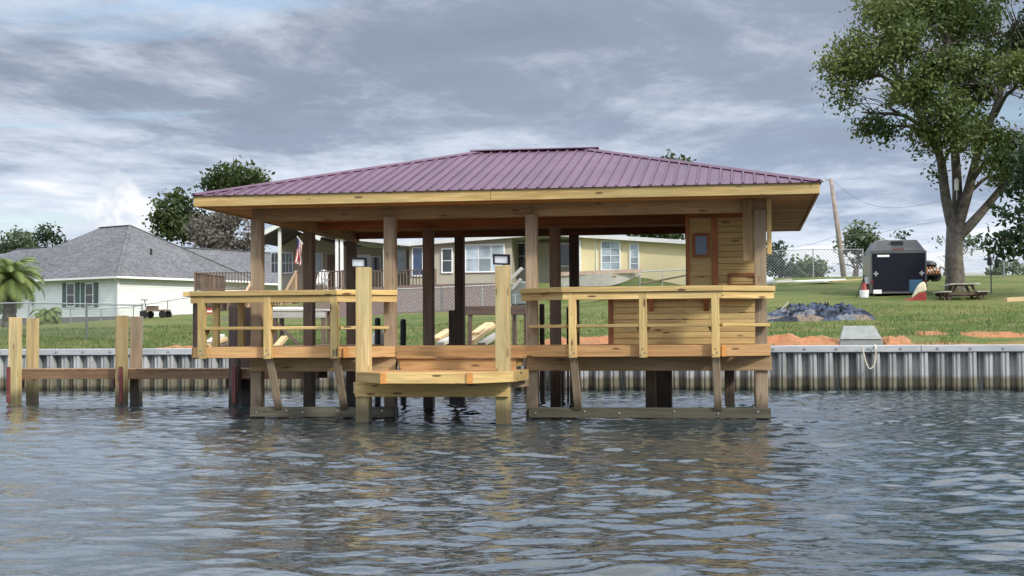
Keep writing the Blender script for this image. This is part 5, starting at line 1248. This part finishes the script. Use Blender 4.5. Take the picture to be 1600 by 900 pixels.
# ------------------------------------------------------------------ trees
def leaves(V, F, tips, g, per, spread, size, up=0.35):
    tips = np.asarray(tips, float); n = len(tips) * per
    c = np.repeat(tips, per, 0) + g.normal(0, spread, (n, 3)) * np.array([1, 1, .75])
    d = g.normal(0, 1, (n, 3)); d /= np.linalg.norm(d, axis=1)[:, None]
    nn = g.normal(0, 1, (n, 3)); nn[:, 2] += up * 3; e = np.cross(nn, d); e /= np.linalg.norm(e, axis=1)[:, None] + 1e-9
    s = size * (0.6 + 0.8 * g.random(n))[:, None]
    q = np.stack([c - d*s*.5, c + e*s*.26, c + d*s*.5, c - e*s*.26], 1).reshape(-1, 3)
    return q, np.arange(4*n).reshape(-1, 4)
def tree(name, label, cat, base, fork, r0, lobes, leafmat, bark, seed, tips_per, per, spread, size, gap=0.0, group=None, twigs=3, limb_r=0.45, nf=0.45, stems=None):
    """trunk to the fork, a limb to each lobe (centre, radii), branches inside it, leaves in sprays on the branch tips"""
    g = np.random.default_rng(seed); rr = random.Random(seed); base = Vector(base); fork = Vector(fork)
    T = thing(name, base, label, cat, group); m = MB()
    midp = base.lerp(fork, .5) + Vector((rr.uniform(-.1, .1), 0, 0)) * r0 * 2
    m.tube([base - Vector((0,0,.4)), base + Vector((0,0,.15)), base.lerp(fork, .25) , midp, fork], [r0*1.3, r0*1.12, r0*1.0, r0*.95, r0*.88], 12)
    tips = []; joints = [fork]
    for st in (stems or ()):                              # main stems first; limbs then leave the nearest point of one
        q = smooth_pts([base.lerp(fork, .8)] + [Vector(p) for p in st], 4); m.tube(q, [r0 * (.66 - .42 * i / (len(q) - 1)) for i in range(len(q))], 9); joints += q[4:]
    fork0 = fork
    for ci, (c, rad) in enumerate(lobes):
        c = Vector(c)
        if stems: fork = min(joints, key=lambda j: (j - c).length + (4.0 if j.z > c.z - .3 else 0))
        L = (c - fork).length
        k1 = fork.lerp(c, .4) + Vector((rr.uniform(-.08, .08), rr.uniform(-.08, .08), rr.uniform(.02, .14))) * L
        k2 = fork.lerp(c, .75) + Vector((rr.uniform(-.06, .06), rr.uniform(-.06, .06), rr.uniform(0, .08))) * L
        lr = r0 * limb_r * (0.7 + 0.5 * rr.random())
        pts = smooth_pts([fork - Vector((0, 0, r0*.6)), k1, k2, c], 3); m.tube(pts, [lr * (1 - .75 * i / (len(pts) - 1)) for i in range(len(pts))], 7)
        for q in range(twigs * 3):
            s = k1.lerp(c, rr.random() * .9); d = Vector(g.normal(0, 1, 3)); d.normalize(); e = c + Vector((d.x*rad[0], d.y*rad[1], d.z*rad[2])) * .85
            mm = s.lerp(e, .5) + Vector((rr.uniform(-.1, .1), rr.uniform(-.1, .1), rr.uniform(-.05, .12))) * (e - s).length
            w = lr * .26; m.tube([s, mm, e], [w, w*.65, w*.25], 5)
        n = int(tips_per * (rad[0]*rad[1]*rad[2]) ** (2/3)); cnt = 0; tries = 0
        while cnt < n and tries < n * 6:
            tries += 1
            d = g.normal(0, 1, 3); d /= np.linalg.norm(d); rr_ = (0.35 + 0.65 * g.random() ** .6)
            rag = 1 + 0.22 * mnoise.noise(Vector((d[0]*2.2 + ci*3, d[1]*2.2, d[2]*2.2 + seed)))
            p = Vector((c.x + d[0]*rad[0]*rr_*rag, c.y + d[1]*rad[1]*rr_*rag, c.z + d[2]*rad[2]*rr_*rag))
            if gap and mnoise.noise(p * nf + Vector((seed, 0, 0))) < -0.30 + gap: continue
            tips.append(p); cnt += 1
    fork = fork0; m.build('trunk', bark, T, smooth=True, fixn=False)
    V, Fq = leaves(None, None, [tuple(p) for p in tips], g, per, spread, size)
    fast_mesh('crown', V, Fq, leafmat, T, origin=tuple(base)); return T

def lob(px, py, Y, rx, rz, ry=None): c = at(px, py, Y); k = Y / F_PX; return (c, (rx*k, (ry or rx)*k, rz*k))
# the big shade tree on the right
Yt = 60.0; b = gat(1494, Yt)
big = [lob(1370, 55, 59, 72, 58), lob(1325, 120, 58, 42, 52), lob(1345, 175, 59.5, 38, 30), lob(1420, 20, 60, 70, 50), lob(1408, 120, 57.5, 62, 48), lob(1480, -20, 61, 80, 60), lob(1460, 70, 57, 52, 42), lob(1530, 60, 62, 62, 50),
       lob(1478, 175, 57, 45, 40), lob(1530, 130, 60, 60, 42), lob(1590, 30, 60, 70, 60), lob(1590, 130, 58, 52, 42), lob(1558, 200, 58, 50, 32), lob(1600, 235, 57, 48, 34), lob(1460, 215, 57.5, 24, 26), lob(1660, 100, 60, 90, 90), lob(1430, 165, 61, 40, 26), lob(1580, 275, 60, 36, 18), lob(1386, 196, 59, 16, 26), lob(1462, 272, 60, 10, 10), lob(1560, 250, 57.5, 34, 22), lob(1520, 215, 57, 40, 22), lob(1440, 205, 57.5, 22, 16)]
tree('shade_tree', 'large spreading shade tree with thick forked trunk at the lawn edge', 'tree', b, at(1492, 350, Yt), 0.37, big, 'leaf_big', 'bark', 21, 115, 13, 0.27, 0.185, 0.27, 'trees on the shore', 4, .27, stems=[[at(1478, 310, 59.8), at(1466, 235, 59.4), at(1425, 160, 59), at(1385, 90, 59)], [at(1496, 300, 60.3), at(1490, 200, 60.2), at(1488, 110, 60.5), at(1470, 20, 61)], [at(1510, 310, 60), at(1530, 235, 60), at(1562, 150, 60), at(1580, 60, 60.4)]])
# its low bare limb and the white birdhouse tube in the fork
q = MB(); q.tube(smooth_pts([at(1496, 372, Yt), at(1522, 345, Yt), at(1550, 312, Yt), at(1590, 262, Yt)], 4), [.24, .22, .21, .2, .19, .18, .17, .16, .15, .14, .13, .12, .1], 8)
tr = [o for o in bpy.data.objects if o.name == 'shade_tree'][0]; q.build('limb', 'bark', tr, smooth=True)
c = at(1494.5, 288, Yt - .7); Q = thing('nest_tube', c, 'white upright tube fixed in the fork of the shade tree', 'tube')
MB().tube([c + Vector((0,0,-.24)), c + Vector((0,0,.16)), c + Vector((0,0,.26))], [.085, .085, .02], 10).build('tube', 'white_plastic', Q); MB().tube([c + Vector((0,0,-.6)), c + Vector((0,0,-.245))], .02, 6).build('stem', 'galv', Q)
# darker tree leaning in from the right
b = gat(1665, 54.0)
tree('dark_tree', 'darker tree reaching in low from beyond the frame edge', 'tree', b, at(1650, 360, 54.0), 0.26, [lob(1590, 345, 53, 42, 32), lob(1560, 378, 52.5, 24, 18), lob(1610, 310, 54, 40, 30), lob(1640, 270, 54, 60, 50), lob(1595, 385, 53, 26, 18), lob(1680, 330, 55, 60, 50)], 'leaf_dark', 'bark_dark', 33, 60, 10, 0.24, 0.26, 0.16, 'trees on the shore', 2)
# trees behind the houses
def bg(px, Y, fork_py, r0, lobes, mat, seed, label, name='background_tree', tp=55, per=8, sp=.38, size=.42, gap=.16, bark='bark_dark'):
    b = gat(px, Y); tree(name, label, 'tree', b, at(px, fork_py, Y), r0, lobes, mat, bark, seed, tp, per, sp, size, gap, 'trees beyond the houses', 2, .4, .35)
bg(350, 118, 400, .4, [lob(372, 285, 118, 44, 32), lob(340, 300, 117, 30, 26), lob(272, 328, 119, 32, 34), lob(300, 355, 118, 46, 28), lob(395, 300, 120, 26, 30), lob(258, 350, 118, 18, 24)], 'leaf_oak', 41, 'tall dark evergreen tree behind the mint house roof')
bg(345, 108, 420, .25, [lob(330, 360, 108, 34, 26), lob(365, 358, 109, 36, 30), lob(392, 372, 108, 24, 26), lob(345, 380, 107, 40, 20)], 'leaf_grey', 43, 'greyish bare twigged tree above the lower shingled ridge', tp=80, per=9, size=.30, gap=.1)
bg(30, 130, 420, .25, [lob(25, 378, 130, 28, 18), lob(2, 385, 131, 24, 14), lob(45, 385, 130, 16, 14)], 'leaf_far', 44, 'sparse pale tree at the far end of the shingled roof', gap=.22, size=.36)
bg(76, 126, 420, .25, [lob(78, 364, 126, 18, 11), lob(66, 374, 126, 14, 8), lob(92, 374, 126, 12, 8)], 'leaf_dark', 45, 'small dark tree peeping over the low shingled ridge', size=.34)
bg(1040, 122, 380, .4, [lob(1050, 268, 122, 36, 22), lob(1010, 330, 122, 44, 36), lob(1070, 320, 121, 40, 40), lob(1030, 362, 120, 50, 16)], 'leaf_oak', 46, 'tall tree behind the yellow house and the boathouse ridge')
bg(1338, 112, 420, .22, [lob(1345, 375, 112, 24, 20), lob(1322, 398, 112, 22, 18), lob(1362, 392, 112, 20, 22), lob(1312, 412, 112, 16, 16), lob(1340, 410, 112, 26, 18)], 'leaf_far', 47, 'loose green tree behind the cargo trailer', gap=.24, size=.36)
bg(1220, 125, 425, .25, [lob(1218, 402, 125, 22, 18), lob(1205, 412, 125, 16, 16), lob(1232, 415, 125, 16, 14)], 'leaf_dark', 48, 'round dark tree beside the boathouse corner post')
bg(1262, 128, 425, .22, [lob(1262, 418, 128, 24, 15), lob(1275, 425, 128, 18, 12), lob(1250, 428, 128, 18, 10)], 'leaf_pale', 49, 'pale green rounded tree behind the far fence', gap=.08)
bg(1478, 120, 425, .2, [lob(1478, 400, 120, 22, 22), lob(1512, 392, 120, 14, 18), lob(1468, 415, 120, 16, 12)], 'leaf_far', 50, 'thin feathery tree behind the big trunk', gap=.30, size=.3)
bg(1410, 128, 425, .15, [lob(1411, 371, 128, 7, 4), lob(1408, 395, 128, 12, 12)], 'leaf_dark', 51, 'dark tree top just above the trailer roof')
bg(1548, 120, 440, .2, [lob(1545, 424, 120, 18, 7), lob(1580, 420, 121, 22, 7)], 'leaf_far', 52, 'low bushy tree beyond the far gate', gap=.05)

def palm(name, label, base, h, r0, n, flen, seed, dry=10, droop=1.0):
    rr = random.Random(seed); base = Vector(base); top = base + Vector((.05, 0, h)); T = thing(name, base, label, 'palm')
    m = MB(); N = 14
    m.tube([base.lerp(top, i / N) - Vector((0,0,.2 if i == 0 else 0)) for i in range(N + 1)], [r0 * (1.05 + .16 * (i % 2)) for i in range(N + 1)], 10); m.build('trunk', 'bark', T)
    def frond(mat, az_, el, L, width, nm):
        f = MB(); d = Vector((math.cos(az_), math.sin(az_), 0)); pts = []; p = top.copy(); a = el; K = 12
        for i in range(K + 1):
            pts.append(p.copy()); p = p + (d * math.cos(a) + Vector((0, 0, math.sin(a)))) * (L / K); a -= droop * .19 * (0.6 + i / K)
        f.tube(pts, [.03 * (1 - .8 * i / K) for i in range(K + 1)], 4, cap=False)
        s = d.cross(Vector((0, 0, 1)))
        for i in range(1, K):
            for q in (0, .33, .66):
                c = pts[i].lerp(pts[i+1], q); t = (i + q) / K; w = width * math.sin(math.pi * min(1, .15 + t * .85)) + .05
                dirv = (pts[i+1] - pts[i]).normalized()
                for sg in (1, -1):
                    e = c + (s * sg * .8 + dirv * .65 + Vector((0, 0, -.28 - .15 * rr.random()))) * w; h2 = dirv * .035
                    f.add([c - h2, c + h2, e], [(0, 1, 2)])
        f.build(nm, mat, T, fixn=False)
    for i in range(n): frond('palm_leaf', i * 2.399 + rr.uniform(-.2, .2), R(75) - R(95) * (i / n), flen * rr.uniform(.85, 1.1), flen * .24, 'frond')
    for i in range(dry): frond('palm_dry', i * 2.1 + rr.uniform(-.3, .3), R(-62) - R(18) * rr.random(), flen * rr.uniform(.45, .6), flen * .12, 'dry_frond')
Yp = 66.0; b = gat(14, Yp)
palm('date_palm', 'bushy palm with a skirt of dry fronds at the edge of the lawn', b, az(14, 436, Yp) - b.z, .30, 44, 2.15, 3, 22, 0.85)
b = gat(72, 64.0); palm('sago_palm', 'short spiky palm shrub between tall palm and mint house', b, az(72, 495, 64.0) - b.z, .14, 36, 1.05, 8, 0, 1.2)
b = gat(-30, 69); palm('date_palm', 'half hidden palm at the very edge beside the bushy one', b, az(-30, 450, 69) - b.z, .28, 30, 2.0, 12, 10, .9)
# brown shade shed beside the palm
